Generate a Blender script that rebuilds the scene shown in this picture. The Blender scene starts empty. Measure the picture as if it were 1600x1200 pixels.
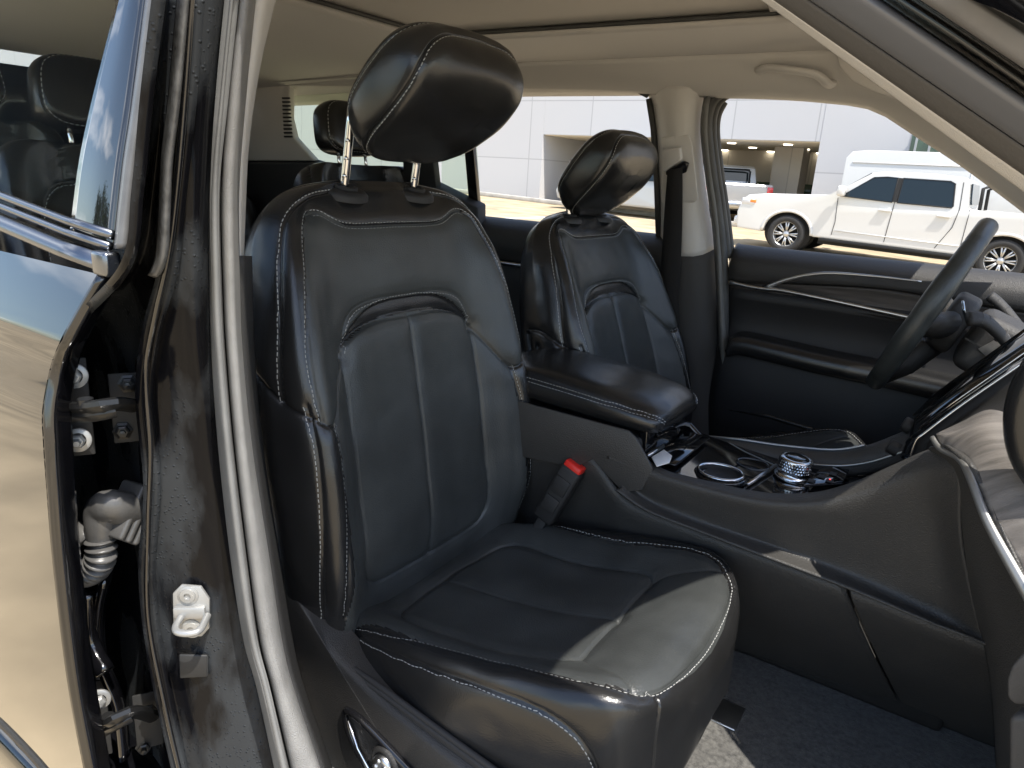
import bpy, bmesh, math, random
from mathutils import Vector, Matrix, noise
from mathutils.kdtree import KDTree
from mathutils.bvhtree import BVHTree
R = math.radians
rnd = random.Random(7)
SC = bpy.context.scene
COL = SC.collection

# ---------------------------------------------------------------- camera, light
F = 1109.0
CAM = Vector((0.0, 0.0, 1.38))
th, pit, rol = R(33), R(16.5), R(3.5)
D = Vector((-math.sin(th)*math.cos(pit), math.cos(th)*math.cos(pit), -math.sin(pit)))
r0 = Vector((math.cos(th), math.sin(th), 0)); u0 = r0.cross(D)
RT = r0*math.cos(rol) + u0*math.sin(rol); UP = u0*math.cos(rol) - r0*math.sin(rol)
cd = bpy.data.cameras.new('camera'); cam = bpy.data.objects.new('camera', cd); COL.objects.link(cam)
cam.matrix_world = Matrix(((RT.x, UP.x, -D.x, CAM.x), (RT.y, UP.y, -D.y, CAM.y), (RT.z, UP.z, -D.z, CAM.z), (0, 0, 0, 1)))
cd.sensor_width = 36; cd.lens = F/1600*36; cd.clip_start = .02; cd.clip_end = 2000
SC.camera = cam

SUN_EL, SUN_AZ = R(62), R(-19)     # azimuth of the sun measured from +x towards +y
sv = Vector((math.cos(SUN_EL)*math.cos(SUN_AZ), math.cos(SUN_EL)*math.sin(SUN_AZ), math.sin(SUN_EL)))
W = bpy.data.worlds.new('World'); SC.world = W; W.use_nodes = True
nt = W.node_tree; nt.nodes.clear()
def wn(t, **k):
    n = nt.nodes.new(t)
    for a, b in k.items(): setattr(n, a, b)
    return n
out = wn('ShaderNodeOutputWorld'); bg = wn('ShaderNodeBackground'); sky = wn('ShaderNodeTexSky')
sky.sky_type = 'NISHITA'; sky.sun_disc = False; sky.sun_elevation = SUN_EL
sky.sun_rotation = math.atan2(sv.x, sv.y)
tc = wn('ShaderNodeTexCoord'); mp = wn('ShaderNodeMapping'); mp.inputs['Scale'].default_value = (1.6, 1.6, 3.6)
cn = wn('ShaderNodeTexNoise'); cn.inputs['Scale'].default_value = 1.5; cn.inputs['Detail'].default_value = 7; cn.inputs['Roughness'].default_value = .55
cr = wn('ShaderNodeValToRGB'); cr.color_ramp.elements[0].position = .55; cr.color_ramp.elements[1].position = .68
mx = wn('ShaderNodeMixRGB'); mx.inputs[2].default_value = (11, 11.2, 11.6, 1)
L = nt.links.new
L(tc.outputs['Generated'], mp.inputs[0]); L(mp.outputs[0], cn.inputs['Vector']); L(cn.outputs[0], cr.inputs[0])
L(cr.outputs[0], mx.inputs[0]); L(sky.outputs[0], mx.inputs[1]); L(mx.outputs[0], bg.inputs[0]); L(bg.outputs[0], out.inputs[0])
bg.inputs[1].default_value = .15
sd = bpy.data.lights.new('sun', 'SUN'); sun = bpy.data.objects.new('sun', sd); COL.objects.link(sun)
sd.energy = 3.8; sd.angle = R(.5); sd.color = (1, .95, .87)
sun.rotation_euler = (-sv).to_track_quat('-Z', 'Y').to_euler()
vs = SC.view_settings; vs.view_transform = 'Standard'; vs.look = 'None'; vs.exposure = 1.05; vs.gamma = 1
vs.use_curve_mapping = False

# ---------------------------------------------------------------- helpers
def at(px, py, x=None, y=None, z=None):
    "point of the line of sight through a pixel of the 1600 px photograph on a plane of the place"
    v = D + RT*((px-800)/F) - UP*((py-600)/F)
    k = (x-CAM.x)/v.x if x is not None else (y-CAM.y)/v.y if y is not None else (z-CAM.z)/v.z
    return CAM + v*k
def mat(name, base, rough=.5, metal=0, bump=0, bscale=400, coat=0, var=0, vscale=8, spec=.5, kind='noise', trans=0, emit=0, anis=None, stretch=None, ior=1.5, sheen=0):
    m = bpy.data.materials.new(name); m.use_nodes = True
    t = m.node_tree; b = t.nodes['Principled BSDF']
    b.inputs['Base Color'].default_value = (*base, 1); b.inputs['Roughness'].default_value = rough
    b.inputs['Metallic'].default_value = metal; b.inputs['Coat Weight'].default_value = coat
    b.inputs['Coat Roughness'].default_value = .04
    b.inputs['Specular IOR Level'].default_value = spec; b.inputs['IOR'].default_value = ior
    b.inputs['Sheen Weight'].default_value = sheen
    if trans: b.inputs['Transmission Weight'].default_value = trans
    if emit: b.inputs['Emission Color'].default_value = (*base, 1); b.inputs['Emission Strength'].default_value = emit
    co = t.nodes.new('ShaderNodeTexCoord')
    src = co.outputs['Object']
    if stretch:
        mpn = t.nodes.new('ShaderNodeMapping'); mpn.inputs['Scale'].default_value = stretch
        t.links.new(src, mpn.inputs[0]); src = mpn.outputs[0]
    if var:
        n = t.nodes.new('ShaderNodeTexNoise'); n.inputs['Scale'].default_value = vscale; n.inputs['Detail'].default_value = 6
        t.links.new(src, n.inputs['Vector'])
        r = t.nodes.new('ShaderNodeValToRGB'); r.color_ramp.elements[0].position = .3; r.color_ramp.elements[1].position = .7
        r.color_ramp.elements[0].color = (*[c*(1-var) for c in base], 1); r.color_ramp.elements[1].color = (*[min(1, c*(1+var)) for c in base], 1)
        t.links.new(n.outputs[0], r.inputs[0]); t.links.new(r.outputs[0], b.inputs['Base Color'])
        mr = t.nodes.new('ShaderNodeMapRange'); mr.inputs[3].default_value = max(.02, rough-.25*var*rough); mr.inputs[4].default_value = min(1, rough+.25*var*rough)
        t.links.new(n.outputs[0], mr.inputs[0]); t.links.new(mr.outputs[0], b.inputs['Roughness'])
    if bump:
        if kind == 'voronoi':
            n = t.nodes.new('ShaderNodeTexVoronoi'); n.inputs['Scale'].default_value = bscale
        elif kind == 'wave':
            n = t.nodes.new('ShaderNodeTexWave'); n.inputs['Scale'].default_value = bscale; n.bands_direction = 'Z'
        else:
            n = t.nodes.new('ShaderNodeTexNoise'); n.inputs['Scale'].default_value = bscale; n.inputs['Detail'].default_value = 3
        t.links.new(src, n.inputs['Vector'])
        bp = t.nodes.new('ShaderNodeBump'); bp.inputs['Strength'].default_value = bump; bp.inputs['Distance'].default_value = .0006
        t.links.new(n.outputs[0], bp.inputs['Height']); t.links.new(bp.outputs[0], b.inputs['Normal'])
    return m
def node(m, t): return m.node_tree.nodes.new(t)

def obj(name, verts, faces, m, parent=None, smooth=True, mi=None, mats=None):
    me = bpy.data.meshes.new(name); me.from_pydata([tuple(v) for v in verts], [], faces)
    for k in (mats or [m]): me.materials.append(k)
    if mi: me.polygons.foreach_set('material_index', mi)
    me.polygons.foreach_set('use_smooth', [smooth]*len(me.polygons)); me.update()
    o = bpy.data.objects.new(name, me); COL.objects.link(o)
    if parent: o.parent = parent
    return o
def empty(name, loc=(0, 0, 0), parent=None, label=None, cat=None, group=None, rz=0):
    o = bpy.data.objects.new(name, None); COL.objects.link(o); o.location = loc; o.rotation_euler.z = rz
    o.empty_display_size = .1
    if parent: o.parent = parent
    tag(o, label, cat, group); return o
def tag(o, label=None, cat=None, group=None, kind=None):
    if label: o['label'] = label
    if cat: o['category'] = cat
    if group: o['group'] = group
    if kind: o['kind'] = kind
    return o
def cr_spline(P, n, closed=False):
    "Catmull-Rom through P, n samples at equal arc length"
    P = [Vector(p) for p in P]; m = len(P); out = []
    segs = m if closed else m-1
    K = 12
    for i in range(segs):
        if closed: a, b, c, d = P[(i-1) % m], P[i], P[(i+1) % m], P[(i+2) % m]
        else: a, b, c, d = P[max(i-1, 0)], P[i], P[i+1], P[min(i+2, m-1)]
        for j in range(K):
            t = j/K
            out.append(.5*((2*b)+(c-a)*t+(2*a-5*b+4*c-d)*t*t+(3*b-a-3*c+d)*t*t*t))
    out.append(P[0].copy() if closed else P[-1].copy())
    s = [0]
    for i in range(1, len(out)): s.append(s[-1]+(out[i]-out[i-1]).length)
    tot = s[-1] or 1; res = []; j = 0
    cnt = n if closed else n-1
    for i in range(n):
        q = tot*i/cnt
        while j < len(s)-2 and s[j+1] < q: j += 1
        d = s[j+1]-s[j]
        res.append(out[j].lerp(out[j+1], (q-s[j])/d if d > 1e-9 else 0))
    return res
def grid_faces(nr, nc, closed=False, off=0, flip=False):
    f = []
    for i in range(nr-1):
        for j in range(nc if closed else nc-1):
            a, b = off+i*nc+j, off+i*nc+(j+1) % nc
            q = (a, b, b+nc, a+nc)
            f.append(q[::-1] if flip else q)
    return f
class MB:
    "mesh builder: several shapes, ONE mesh"
    def __init__(s): s.v = []; s.f = []; s.mi = []; s.sm = []
    def add(s, v, f, mi=0, sm=True):
        o = len(s.v); s.v += [Vector(p) for p in v]; s.f += [tuple(i+o for i in q) for q in f]; s.mi += [mi]*len(f); s.sm += [sm]*len(f)
        return s
    def box(s, lo, hi, mi=0, bev=0, M=None, seg=2):
        bm = bmesh.new(); bmesh.ops.create_cube(bm, size=1)
        lo, hi = Vector(lo), Vector(hi); c = (lo+hi)/2; d = hi-lo
        for v in bm.verts: v.co = Vector((v.co.x*d.x, v.co.y*d.y, v.co.z*d.z))+c
        if bev: bmesh.ops.bevel(bm, geom=bm.edges[:]+bm.verts[:], offset=min(bev, min(d)*.49), segments=seg, profile=.5, affect='EDGES')
        return s.bm(bm, mi, M, sm=bool(bev))
    def bm(s, bm, mi=0, M=None, sm=True):
        bm.verts.index_update()
        v = [(M @ x.co) if M else x.co.copy() for x in bm.verts]; f = [[x.index for x in q.verts] for q in bm.faces]
        bm.free(); return s.add(v, f, mi, sm)
    def tube(s, path, r, n=10, mi=0, closed=False, cap=True, sy=1.0):
        P = [Vector(p) for p in path]; m = len(P); V = []
        up = None
        for i, p in enumerate(P):
            if closed: t = P[(i+1) % m]-P[i-1]
            else: t = P[min(i+1, m-1)]-P[max(i-1, 0)]
            t.normalize()
            if up is None: up = t.orthogonal().normalized()
            up = (up-t*up.dot(t)).normalized(); b = t.cross(up)
            rr = r(i/(m-1)) if callable(r) else r
            for k in range(n):
                a = 2*math.pi*k/n; V.append(p+up*(math.cos(a)*rr)+b*(math.sin(a)*rr*sy))
        F_ = []
        for i in range(m if closed else m-1):
            for k in range(n):
                a, b_ = i*n+k, i*n+(k+1) % n; c, d = ((i+1) % m)*n+(k+1) % n, ((i+1) % m)*n+k
                F_.append((a, b_, c, d))
        if cap and not closed: F_ += [tuple(range(n))[::-1], tuple((m-1)*n+k for k in range(n))]
        return s.add(V, F_, mi)
    def lathe(s, prof, M=None, n=32, mi=0, sm=True, cap=False):
        "prof: (radius, height) pairs round z"
        V = []
        for r, h in prof:
            for k in range(n):
                a = 2*math.pi*k/n; p = Vector((r*math.cos(a), r*math.sin(a), h)); V.append(M @ p if M else p)
        f = grid_faces(len(prof), n, True)
        if cap and prof[0][0] > 1e-6: f.append(tuple(range(n))[::-1])
        if cap and prof[-1][0] > 1e-6: f.append(tuple((len(prof)-1)*n+k for k in range(n)))
        return s.add(V, f, mi, sm)
    def prism(s, pts, vec, mi=0, bev=0, M=None, sm=False, seg=2):
        "polygon pts extruded along vec"
        bm = bmesh.new(); vs_ = [bm.verts.new(p) for p in pts]; f = bm.faces.new(vs_)
        r = bmesh.ops.extrude_face_region(bm, geom=[f])
        bmesh.ops.translate(bm, vec=Vector(vec), verts=[g for g in r['geom'] if isinstance(g, bmesh.types.BMVert)])
        bmesh.ops.recalc_face_normals(bm, faces=bm.faces[:])
        if bev: bmesh.ops.bevel(bm, geom=bm.edges[:], offset=bev, segments=seg, profile=.5, affect='EDGES', clamp_overlap=True)
        return s.bm(bm, mi, M, sm=sm or bool(bev))
    def build(s, name, m, parent=None, mats=None):
        o = obj(name, s.v, s.f, m, parent, True, s.mi, mats)
        o.data.polygons.foreach_set('use_smooth', s.sm)
        return o
def autosmooth(o, ang=35):
    me = o.data; bm = bmesh.new(); bm.from_mesh(me)
    for e in bm.edges:
        if len(e.link_faces) == 2: e.smooth = e.calc_face_angle(0) < R(ang)
    bm.to_mesh(me); bm.free(); return o
def ribbon(name, curves, n, thick, m, parent=None, sub=4, dirv=None, smooth=True, mi=None):
    "surface lofted across several long curves, with thickness away from dirv"
    C = [cr_spline(c, n) for c in curves]
    rows = []
    for i in range(n):
        rows.append(cr_spline([c[i] for c in C], (len(C)-1)*sub+1) if sub > 1 else [c[i] for c in C])
    nc = len(rows[0]); V = [p for r in rows for p in r]; f = grid_faces(n, nc)
    o = obj(name, V, f, m, parent, smooth)
    bm = bmesh.new(); bm.from_mesh(o.data); bm.normal_update()
    nrm = sum((q.normal for q in bm.faces), Vector())
    want = Vector(dirv) if dirv else (CAM - V[len(V)//2])
    if nrm.dot(want) < 0: bmesh.ops.reverse_faces(bm, faces=bm.faces[:])
    bm.to_mesh(o.data); bm.free()
    if thick:
        md = o.modifiers.new('thickness', 'SOLIDIFY'); md.thickness = thick; md.offset = -1
    return o

def upholster(name, rows, nr, nc, m, parent, seams=(), closed=True, steps=(), mats=None, region=None, extra=None, crease=.0, wrinkle=0, wseed=0):
    """padded leather skin lofted through closed rows (control polygons).
    seams: dicts p=points, d=depth, w=half width, stitch=side offset list. steps: (fn(co)->0..1, height)"""
    K = [cr_spline(r, nc, closed) for r in rows]
    grid = []
    cols = [cr_spline_idx([K[i][j] for i in range(len(K))], nr) for j in range(nc)]
    V = [cols[j][i] for i in range(nr) for j in range(nc)]
    Fc = grid_faces(nr, nc, closed)
    if closed: Fc += [tuple(range(nc))[::-1], tuple((nr-1)*nc+k for k in range(nc))]
    bvh = BVHTree.FromPolygons(V, Fc)
    # vertex normals
    def normals(V):
        N = [Vector() for _ in V]
        for q in Fc[:(nr-1)*(nc if closed else nc-1)]:
            g = (V[q[2]]-V[q[0]]).cross(V[q[3]]-V[q[1]])
            for i in q: N[i] += g
        return [g.normalized() if g.length > 0 else Vector((0, 0, 1)) for g in N]
    N = normals(V)
    cen = sum(V, Vector())/len(V)
    sgn = 1 if sum(N[i].dot(V[i]-cen) for i in range(0, len(V), 7)) > 0 else -1
    N = [g*sgn for g in N]
    if sgn < 0: Fc = [q[::-1] for q in Fc]
    disp = [0.0]*len(V)
    paths = []
    for s in seams:
        P = []
        for p in cr_spline(s['p'], max(8, int(poly_len(s['p'])/.002)), s.get('closed', False)):
            h = bvh.find_nearest(p)
            P.append(h[0] if h[0] else p)
        n_ = len(P); cl = s.get('closed', False)
        for _ in range(2):
            w_ = s.get('win', 5); S_ = []
            for i in range(n_):
                if cl: q_ = [P[(i+k) % n_] for k in range(-w_, w_+1)]
                else:
                    ww = min(w_, i, n_-1-i); q_ = P[i-ww:i+ww+1]
                S_.append(sum(q_, Vector())/len(q_))
            P = [(bvh.find_nearest(p)[0] or p) for p in S_]
        paths.append(P)
        kd = KDTree(len(P))
        for i, p in enumerate(P): kd.insert(p, i)
        kd.balance(); d, w = s.get('d', .0035), s.get('w', .003); w2 = s.get('w2', .014); d2 = s.get('d2', .0025)
        lim = max(w*3, w2*2.5)
        for i, v in enumerate(V):
            q, _, r = kd.find(v)
            if r < lim: disp[i] -= d*math.exp(-(r/w)**2) + d2*math.exp(-(r/w2)**2)
    for fn, h in steps:
        for i, v in enumerate(V): disp[i] += fn(v)*h
    if wrinkle:
        for i, v in enumerate(V):
            disp[i] += wrinkle*noise.noise(v*9+Vector((wseed, 0, 0))) + wrinkle*.35*noise.noise(v*27)
    V2 = [v+N[i]*disp[i] for i, v in enumerate(V)]
    mb = MB(); mi = 0
    mb.add(V2, Fc, 0)
    if region:
        for k, q in enumerate(Fc): mb.mi[k] = region((V2[q[0]]+V2[q[2]])/2)
    bv2 = BVHTree.FromPolygons(V2, Fc)
    si = len(mats)-1 if mats else 0
    for s, P in zip(seams, paths):
        for off in s.get('stitch', ()):
            stitch(mb, P, off, bv2, si, s.get('len', .0048), s.get('gap', .0022), s.get('sr', .00055))
    o = mb.build(name, m, parent, mats)
    return o, bvh
def poly_len(p):
    return sum((Vector(p[i+1])-Vector(p[i])).length for i in range(len(p)-1))
def cr_spline_idx(P, n):
    m = len(P); out = []
    for i in range(n):
        q = (m-1)*i/(n-1); k = min(int(q), m-2); t = q-k
        a, b, c, d = P[max(k-1, 0)], P[k], P[k+1], P[min(k+2, m-1)]
        out.append(.5*((2*b)+(c-a)*t+(2*a-5*b+4*c-d)*t*t+(3*b-a-3*c+d)*t*t*t))
    return out
def stitch(mb, P, off, bvh, mi, ln=.0048, gap=.0022, r=.0008):
    acc = 0; i = 1; pts = []
    # offset the path along the surface
    for k in range(len(P)):
        t = (P[min(k+1, len(P)-1)]-P[max(k-1, 0)])
        h = bvh.find_nearest(P[k])
        if h[0] is None or t.length < 1e-7: continue
        sd_ = h[1].cross(t.normalized())
        g = bvh.find_nearest(P[k]+sd_*off+h[1]*.002)
        if g[0]: pts.append((g[0], g[1]))
    if len(pts) < 4: return
    n = max(2, int(poly_len([p for p, _ in pts])/.0008))
    q = resample([p for p, _ in pts], n); per = (ln+gap)/.0008; L_ = ln/.0008; k = 0.0
    while k+L_ < len(q)-1:
        a, b = q[int(k)], q[int(k+L_)]
        h = bvh.find_nearest((a+b)/2)
        if h[0]:
            nn = h[1]; t = (b-a).normalized(); s_ = nn.cross(t)
            jt = rnd.uniform(.85, 1.12); c = (a+b)/2+nn*r*.15+s_*rnd.uniform(-.2, .2)*r; V = []
            for u, w, hh in ((-.5, .0, 0), (-.38, 1, 0), (.38, 1, 0), (.5, 0, 0), (.38, -1, 0), (-.38, -1, 0), (-.3, 0, 1), (.3, 0, 1)):
                V.append(c+t*(u*ln*jt)+s_*(w*r)+nn*(hh*r*1.0))
            mb.add(V, [(0, 1, 6), (1, 2, 7, 6), (2, 3, 7), (3, 4, 7), (4, 5, 6, 7), (5, 0, 6)], mi)
        k += per
def resample(P, n):
    s = [0]
    for i in range(1, len(P)): s.append(s[-1]+(P[i]-P[i-1]).length)
    tot = s[-1]; out = []; j = 0
    for i in range(n):
        q = tot*i/(n-1)
        while j < len(s)-2 and s[j+1] < q: j += 1
        d = s[j+1]-s[j]; out.append(P[j].lerp(P[j+1], (q-s[j])/d if d > 1e-9 else 0))
    return out
def lerp_tab(tab, x):
    if x <= tab[0][0]: return tab[0][1]
    for (a, b), (c, d) in zip(tab, tab[1:]):
        if x <= c:
            t = (x-a)/(c-a); t = t*t*(3-2*t) if len(tab) < 4 else t
            return b+(d-b)*t
    return tab[-1][1]
def sstep(a, b, x):
    t = max(0, min(1, (x-a)/(b-a))); return t*t*(3-2*t)
def copy_tree(o, parent=None):
    c = o.copy(); COL.objects.link(c)
    if parent: c.parent = parent
    for ch in list(o.children): copy_tree(ch, c)
    return c

# ---------------------------------------------------------------- materials
leather = mat('black_leather', (.015, .015, .0152), .25, bump=.3, bscale=480, coat=.25, kind='voronoi', var=.15, vscale=14, spec=.5)
leather_matte = mat('black_perforated_leather', (.044, .047, .046), .37, bump=.4, bscale=420, kind='voronoi', var=.22, vscale=10, spec=.5)
thread = mat('pale_thread', (.38, .38, .365), .75)
chrome = mat('chrome', (.75, .75, .76), .08, 1)
satin = mat('satin_metal', (.55, .55, .55), .28, 1)
black_paint = mat('black_paint', (.004, .004, .005), .12, coat=1, var=.3, vscale=40)
gloss_black = mat('gloss_black_plastic', (.006, .006, .007), .06, coat=.6)
plastic = mat('black_grained_plastic', (.022, .021, .020), .5, bump=.8, bscale=900, kind='voronoi')
plastic_soft = mat('soft_black_trim', (.030, .028, .026), .48, bump=.9, bscale=650, kind='voronoi', var=.15, vscale=5)
rubber = mat('weatherstrip_rubber', (.05, .05, .048), .55, bump=.3, bscale=120, var=.25, vscale=20)
headliner_m = mat('beige_headliner', (.54, .515, .485), .9, bump=.4, bscale=900, sheen=.2)
trim_beige = mat('pale_grey_trim', (.54, .52, .49), .55, bump=.5, bscale=900, kind='voronoi')
glass = mat('window_glass', (.8, .86, .84), 0.0, trans=1, ior=1.02)
carpet_m = mat('dark_carpet', (.085, .082, .075), .95, bump=1.0, bscale=170, var=.5, vscale=120, sheen=.3)
carpet_m.node_tree.nodes['Bump'].inputs['Distance'].default_value = .004
leather.node_tree.nodes['Bump'].inputs['Distance'].default_value = .0007; leather_matte.node_tree.nodes['Bump'].inputs['Distance'].default_value = .0007
for m_ in (leather, leather_matte): m_.node_tree.nodes['Principled BSDF'].inputs['Coat Roughness'].default_value = .22
red_m = mat('red_button', (.75, .03, .02), .35)
# ================================================================ the SUV
suv = empty('suv', (-.2, 1.27, 0), label='black SUV with its front passenger door open, showing black leather seats', cat='suv')
O = suv.location.copy()
def shift(o):            # children are written in place coordinates; their parent stands at O
    o.matrix_parent_inverse = Matrix.Identity(4); o.location = o.location - O; return o
def part(name, loc=None):
    e = empty(name, (0, 0, 0), suv); e.location = (Vector(loc) if loc else Vector((0, 0, 0))) - O; return e

# ---- front seat, in its own frame: origin at the joint of cushion and back, x forward, y to the car's left
REC = R(6.3)
def bk(u, v, w):         # backrest frame: v up the back, w forward out of it
    return Vector((w*math.cos(REC)-v*math.sin(REC), u, v*math.cos(REC)+w*math.sin(REC)))
HW = [(-.08, .19), (-.03, .235), (.0, .250), (.06, .268), (.14, .282), (.24, .288), (.34, .286), (.43, .282), (.52, .272), (.58, .262), (.63, .243), (.663, .215), (.686, .175), (.698, .11), (.702, .04)]
BH = [(-.08, .01), (0, .03), (.1, .050), (.25, .060), (.35, .055), (.46, .042), (.56, .028), (.64, .012), (.702, 0)]
FR = [(-.08, -.02), (0, .0), (.12, .016), (.3, .008), (.46, -.004), (.56, -.012), (.64, -.026), (.68, -.042), (.702, -.062)]
TH = [(-.08, .08), (.0, .12), (.3, .135), (.5, .125), (.62, .11), (.67, .095), (.695, .075), (.702, .066)]
def back_ring(v, k=1.0):
    hw, b, f, T = lerp_tab(HW, v), lerp_tab(BH, v), lerp_tab(FR, v), lerp_tab(TH, v)
    s = min(1, hw/.25)
    h = [(0, f), (.33, f), (.58, f+.12*b), (.74, f+.62*b), (.86, f+b), (.95, f+b*.82-.006*s), (1.0, f+b*.25-.022*s), (1.015, f-.035*s), (1.01, f-.5*(T+f)), (.97, -T+.02*s), (.86, -T), (.5, -T-.004)]
    pts = [(x*hw, w) for x, w in h]
    ring = pts + [(0, -T-.006)] + [(-x, w) for x, w in pts[:0:-1]]
    return [bk(u, v, w) for u, w in ring]
VL = [-.08, -.03, .01, .06, .12, .2, .28, .36, .44, .51, .565, .605, .637, .662, .68, .692, .70]
BACK_ROWS = [back_ring(v) for v in VL]
def cush_ring(x):
    hw, b, zc, zb = lerp_tab(CHW, x), lerp_tab(CB, x), lerp_tab(CZ, x), lerp_tab(CBOT, x)
    h = zc-zb
    side = [(0, zc), (.40*hw, zc+.04*b), (.62*hw, zc+.42*b), (.78*hw, zc+.90*b), (.90*hw, zc+b), (.975*hw, zc+.55*b-.008), (1.0*hw, zc-.02-.02*min(1, h/.1)), (1.0*hw, zc-.55*h), (.975*hw, zb+.012), (.90*hw, zb), (.5*hw, zb-.002)]
    ring = side + [(0, zb-.002)] + [(-y, z) for y, z in side[:0:-1]]
    return [Vector((x, y, z)) for y, z in ring]
CHW = [(-.06, .20), (.0, .222), (.06, .238), (.14, .250), (.26, .258), (.36, .256), (.43, .243), (.47, .223), (.495, .197), (.513, .166), (.523, .138), (.530, .11), (.534, .07)]
CB = [(-.06, .02), (0, .026), (.1, .040), (.3, .042), (.42, .026), (.47, .012), (.50, .0), (.534, 0)]
CZ = [(-.06, -.02), (-.0, .0), (.06, .008), (.16, .020), (.28, .042), (.38, .074), (.44, .096), (.48, .104), (.507, .098), (.520, .084), (.528, .066), (.534, .04)]
CBOT = [(-.06, -.09), (.1, -.085), (.3, -.075), (.45, -.075), (.507, -.072), (.520, -.064), (.530, -.050), (.534, -.03)]
CX = [-.06, -.01, .04, .10, .18, .27, .34, .40, .44, .47, .49, .507, .518, .525, .531, .534]
CUSH_ROWS = [cush_ring(x) for x in CX]
def mir(p): return [(x, -y, z) for x, y, z in p]
def B(pts): return [bk(u, v, w) for u, v, w in pts]
def Bm(pts): return [bk(-u, v, w) for u, v, w in pts]
seat = part('front_seat', (-.735, .893, .665)); tag(seat, 'near front passenger seat in black leather, sunlit at its front edge')
ST = dict(stitch=(.0028,)); SN = dict(stitch=(-.0028,))
outer_up = [(.06, .688, -.05), (.12, .682, -.042), (.178, .671, -.032), (.222, .645, -.024), (.250, .593, -.012), (.271, .507, -.002), (.282, .42, -.002), (.284, .392, .0)]
outer_lo = [(.270, .388, .036), (.271, .314, .052), (.273, .19, .048), (.262, .07, .02), (.24, .02, .0)]
bol_up = [(.18, .650, -.02), (.200, .632, -.016), (.230, .548, .014), (.251, .463, .03), (.257, .40, .045), (.254, .366, .05)]
bol_lo = [(.222, .352, .045), (.232, .268, .062), (.246, .135, .064), (.236, .05, .035)]
yoke = [(.18, .650, -.02), (.160, .652, -.025), (.132, .636, -.027), (.10, .629, -.027), (0, .629, -.027), (-.10, .629, -.027), (-.132, .636, -.027), (-.160, .652, -.025), (-.18, .650, -.02)]
arch = [(.160, .435, .005), (.153, .47, .0), (.13, .500, -.004), (.08, .513, -.008), (0, .515, -.008), (-.08, .513, -.008), (-.13, .5, -.004), (-.153, .47, 0), (-.160, .435, .005)]
ins_top = [(.158, .44, .005), (.135, .465, .0), (.08, .478, -.004), (0, .480, -.004), (-.08, .478, -.004), (-.135, .465, 0), (-.158, .44, .005)]
split = [(.160, .435, .01), (.185, .40, .02), (.222, .350, .045), (.254, .362, .05), (.283, .390, .0), (.288, .43, -.05), (.285, .44, -.09)]
ins_side = [(.158, .44, .01), (.163, .32, .015), (.163, .2, .02), (.166, .10, .02), (.150, .058, .015), (.11, .045, .01), (0, .042, .008), (-.11, .045, .01), (-.150, .058, .015), (-.166, .10, .02), (-.163, .2, .02), (-.163, .32, .015), (-.158, .44, .01)]
mid_b = [(0, .476, -.004), (0, .3, .008), (0, .12, .015), (0, .045, .008)]
shell = [(.29, .40, -.07), (.292, .3, -.055), (.293, .2, -.05), (.285, .08, -.06), (.27, .0, -.07)]
shell2 = [(.288, .43, -.10), (.29, .3, -.085), (.29, .18, -.08), (.28, .05, -.09)]
def recess(p):           # the shallow band under the arch
    v = -p.x*math.sin(REC)+p.z*math.cos(REC); u = p.y; w = p.x*math.cos(REC)+p.z*math.sin(REC)
    if w < -.06: return 0
    top = .515-.06*(abs(u)/.16)**3.2
    bot = .480-.035*(abs(u)/.158)**3
    return sstep(0, .006, top-v)*sstep(0, .006, v-bot)*sstep(0, .01, .165-abs(u))
def lumbar(p):
    v = -p.x*math.sin(REC)+p.z*math.cos(REC); u = p.y
    return sstep(.16, .13, abs(u))*sstep(.48, .46, v)*sstep(.03, .06, v)
seams = [dict(p=B(outer_up), stitch=(.003,), len=.0058, sr=.0006), dict(p=Bm(outer_up), stitch=(-.003,), len=.0058, sr=.0006),
         dict(p=B(outer_lo), stitch=(.004,), len=.0058, sr=.00065), dict(p=Bm(outer_lo), stitch=(-.004,), len=.0058, sr=.00065),
         dict(p=B(bol_up), stitch=(.003,)), dict(p=Bm(bol_up), stitch=(-.003,)), dict(p=B(bol_lo), stitch=(.003,)), dict(p=Bm(bol_lo), stitch=(-.003,)),
         dict(p=B(yoke), stitch=(.0028, -.0028)), dict(p=B(arch), stitch=(.0028,)), dict(p=B(ins_top), d=.006, w=.002),
         dict(p=B(split), d=.006, w=.002), dict(p=Bm(split), d=.006, w=.002), dict(p=B(ins_side), d=.006, w=.002, w2=.011, d2=.0035), dict(p=B(mid_b), d=.006, w=.0018, w2=.010, d2=.003),
         dict(p=B(shell), d=.006, w=.004), dict(p=Bm(shell), d=.006, w=.004), dict(p=B(shell2), d=.008, w=.005), dict(p=Bm(shell2), d=.008, w=.005)]
def back_reg(p):
    v = -p.x*math.sin(REC)+p.z*math.cos(REC); u = abs(p.y); w = p.x*math.cos(REC)+p.z*math.sin(REC)
    if w < -.06: return 0
    bu = lerp_tab([(0, .24), (.05, .236), (.27, .232), (.35, .222), (.36, .254), (.40, .257), (.463, .251), (.548, .23), (.632, .20), (.65, .18)], v)
    yk = .629 if u < .1 else .629+.023*sstep(.1, .16, u)
    if u < bu and v < yk and recess(p) < .5: return 1
    return 0
o, _ = upholster('backrest', BACK_ROWS, 430, 460, leather, seat, seams, True, [(recess, -.007), (lumbar, .002)], [leather, leather_matte, thread], back_reg, wrinkle=.0022)
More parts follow.
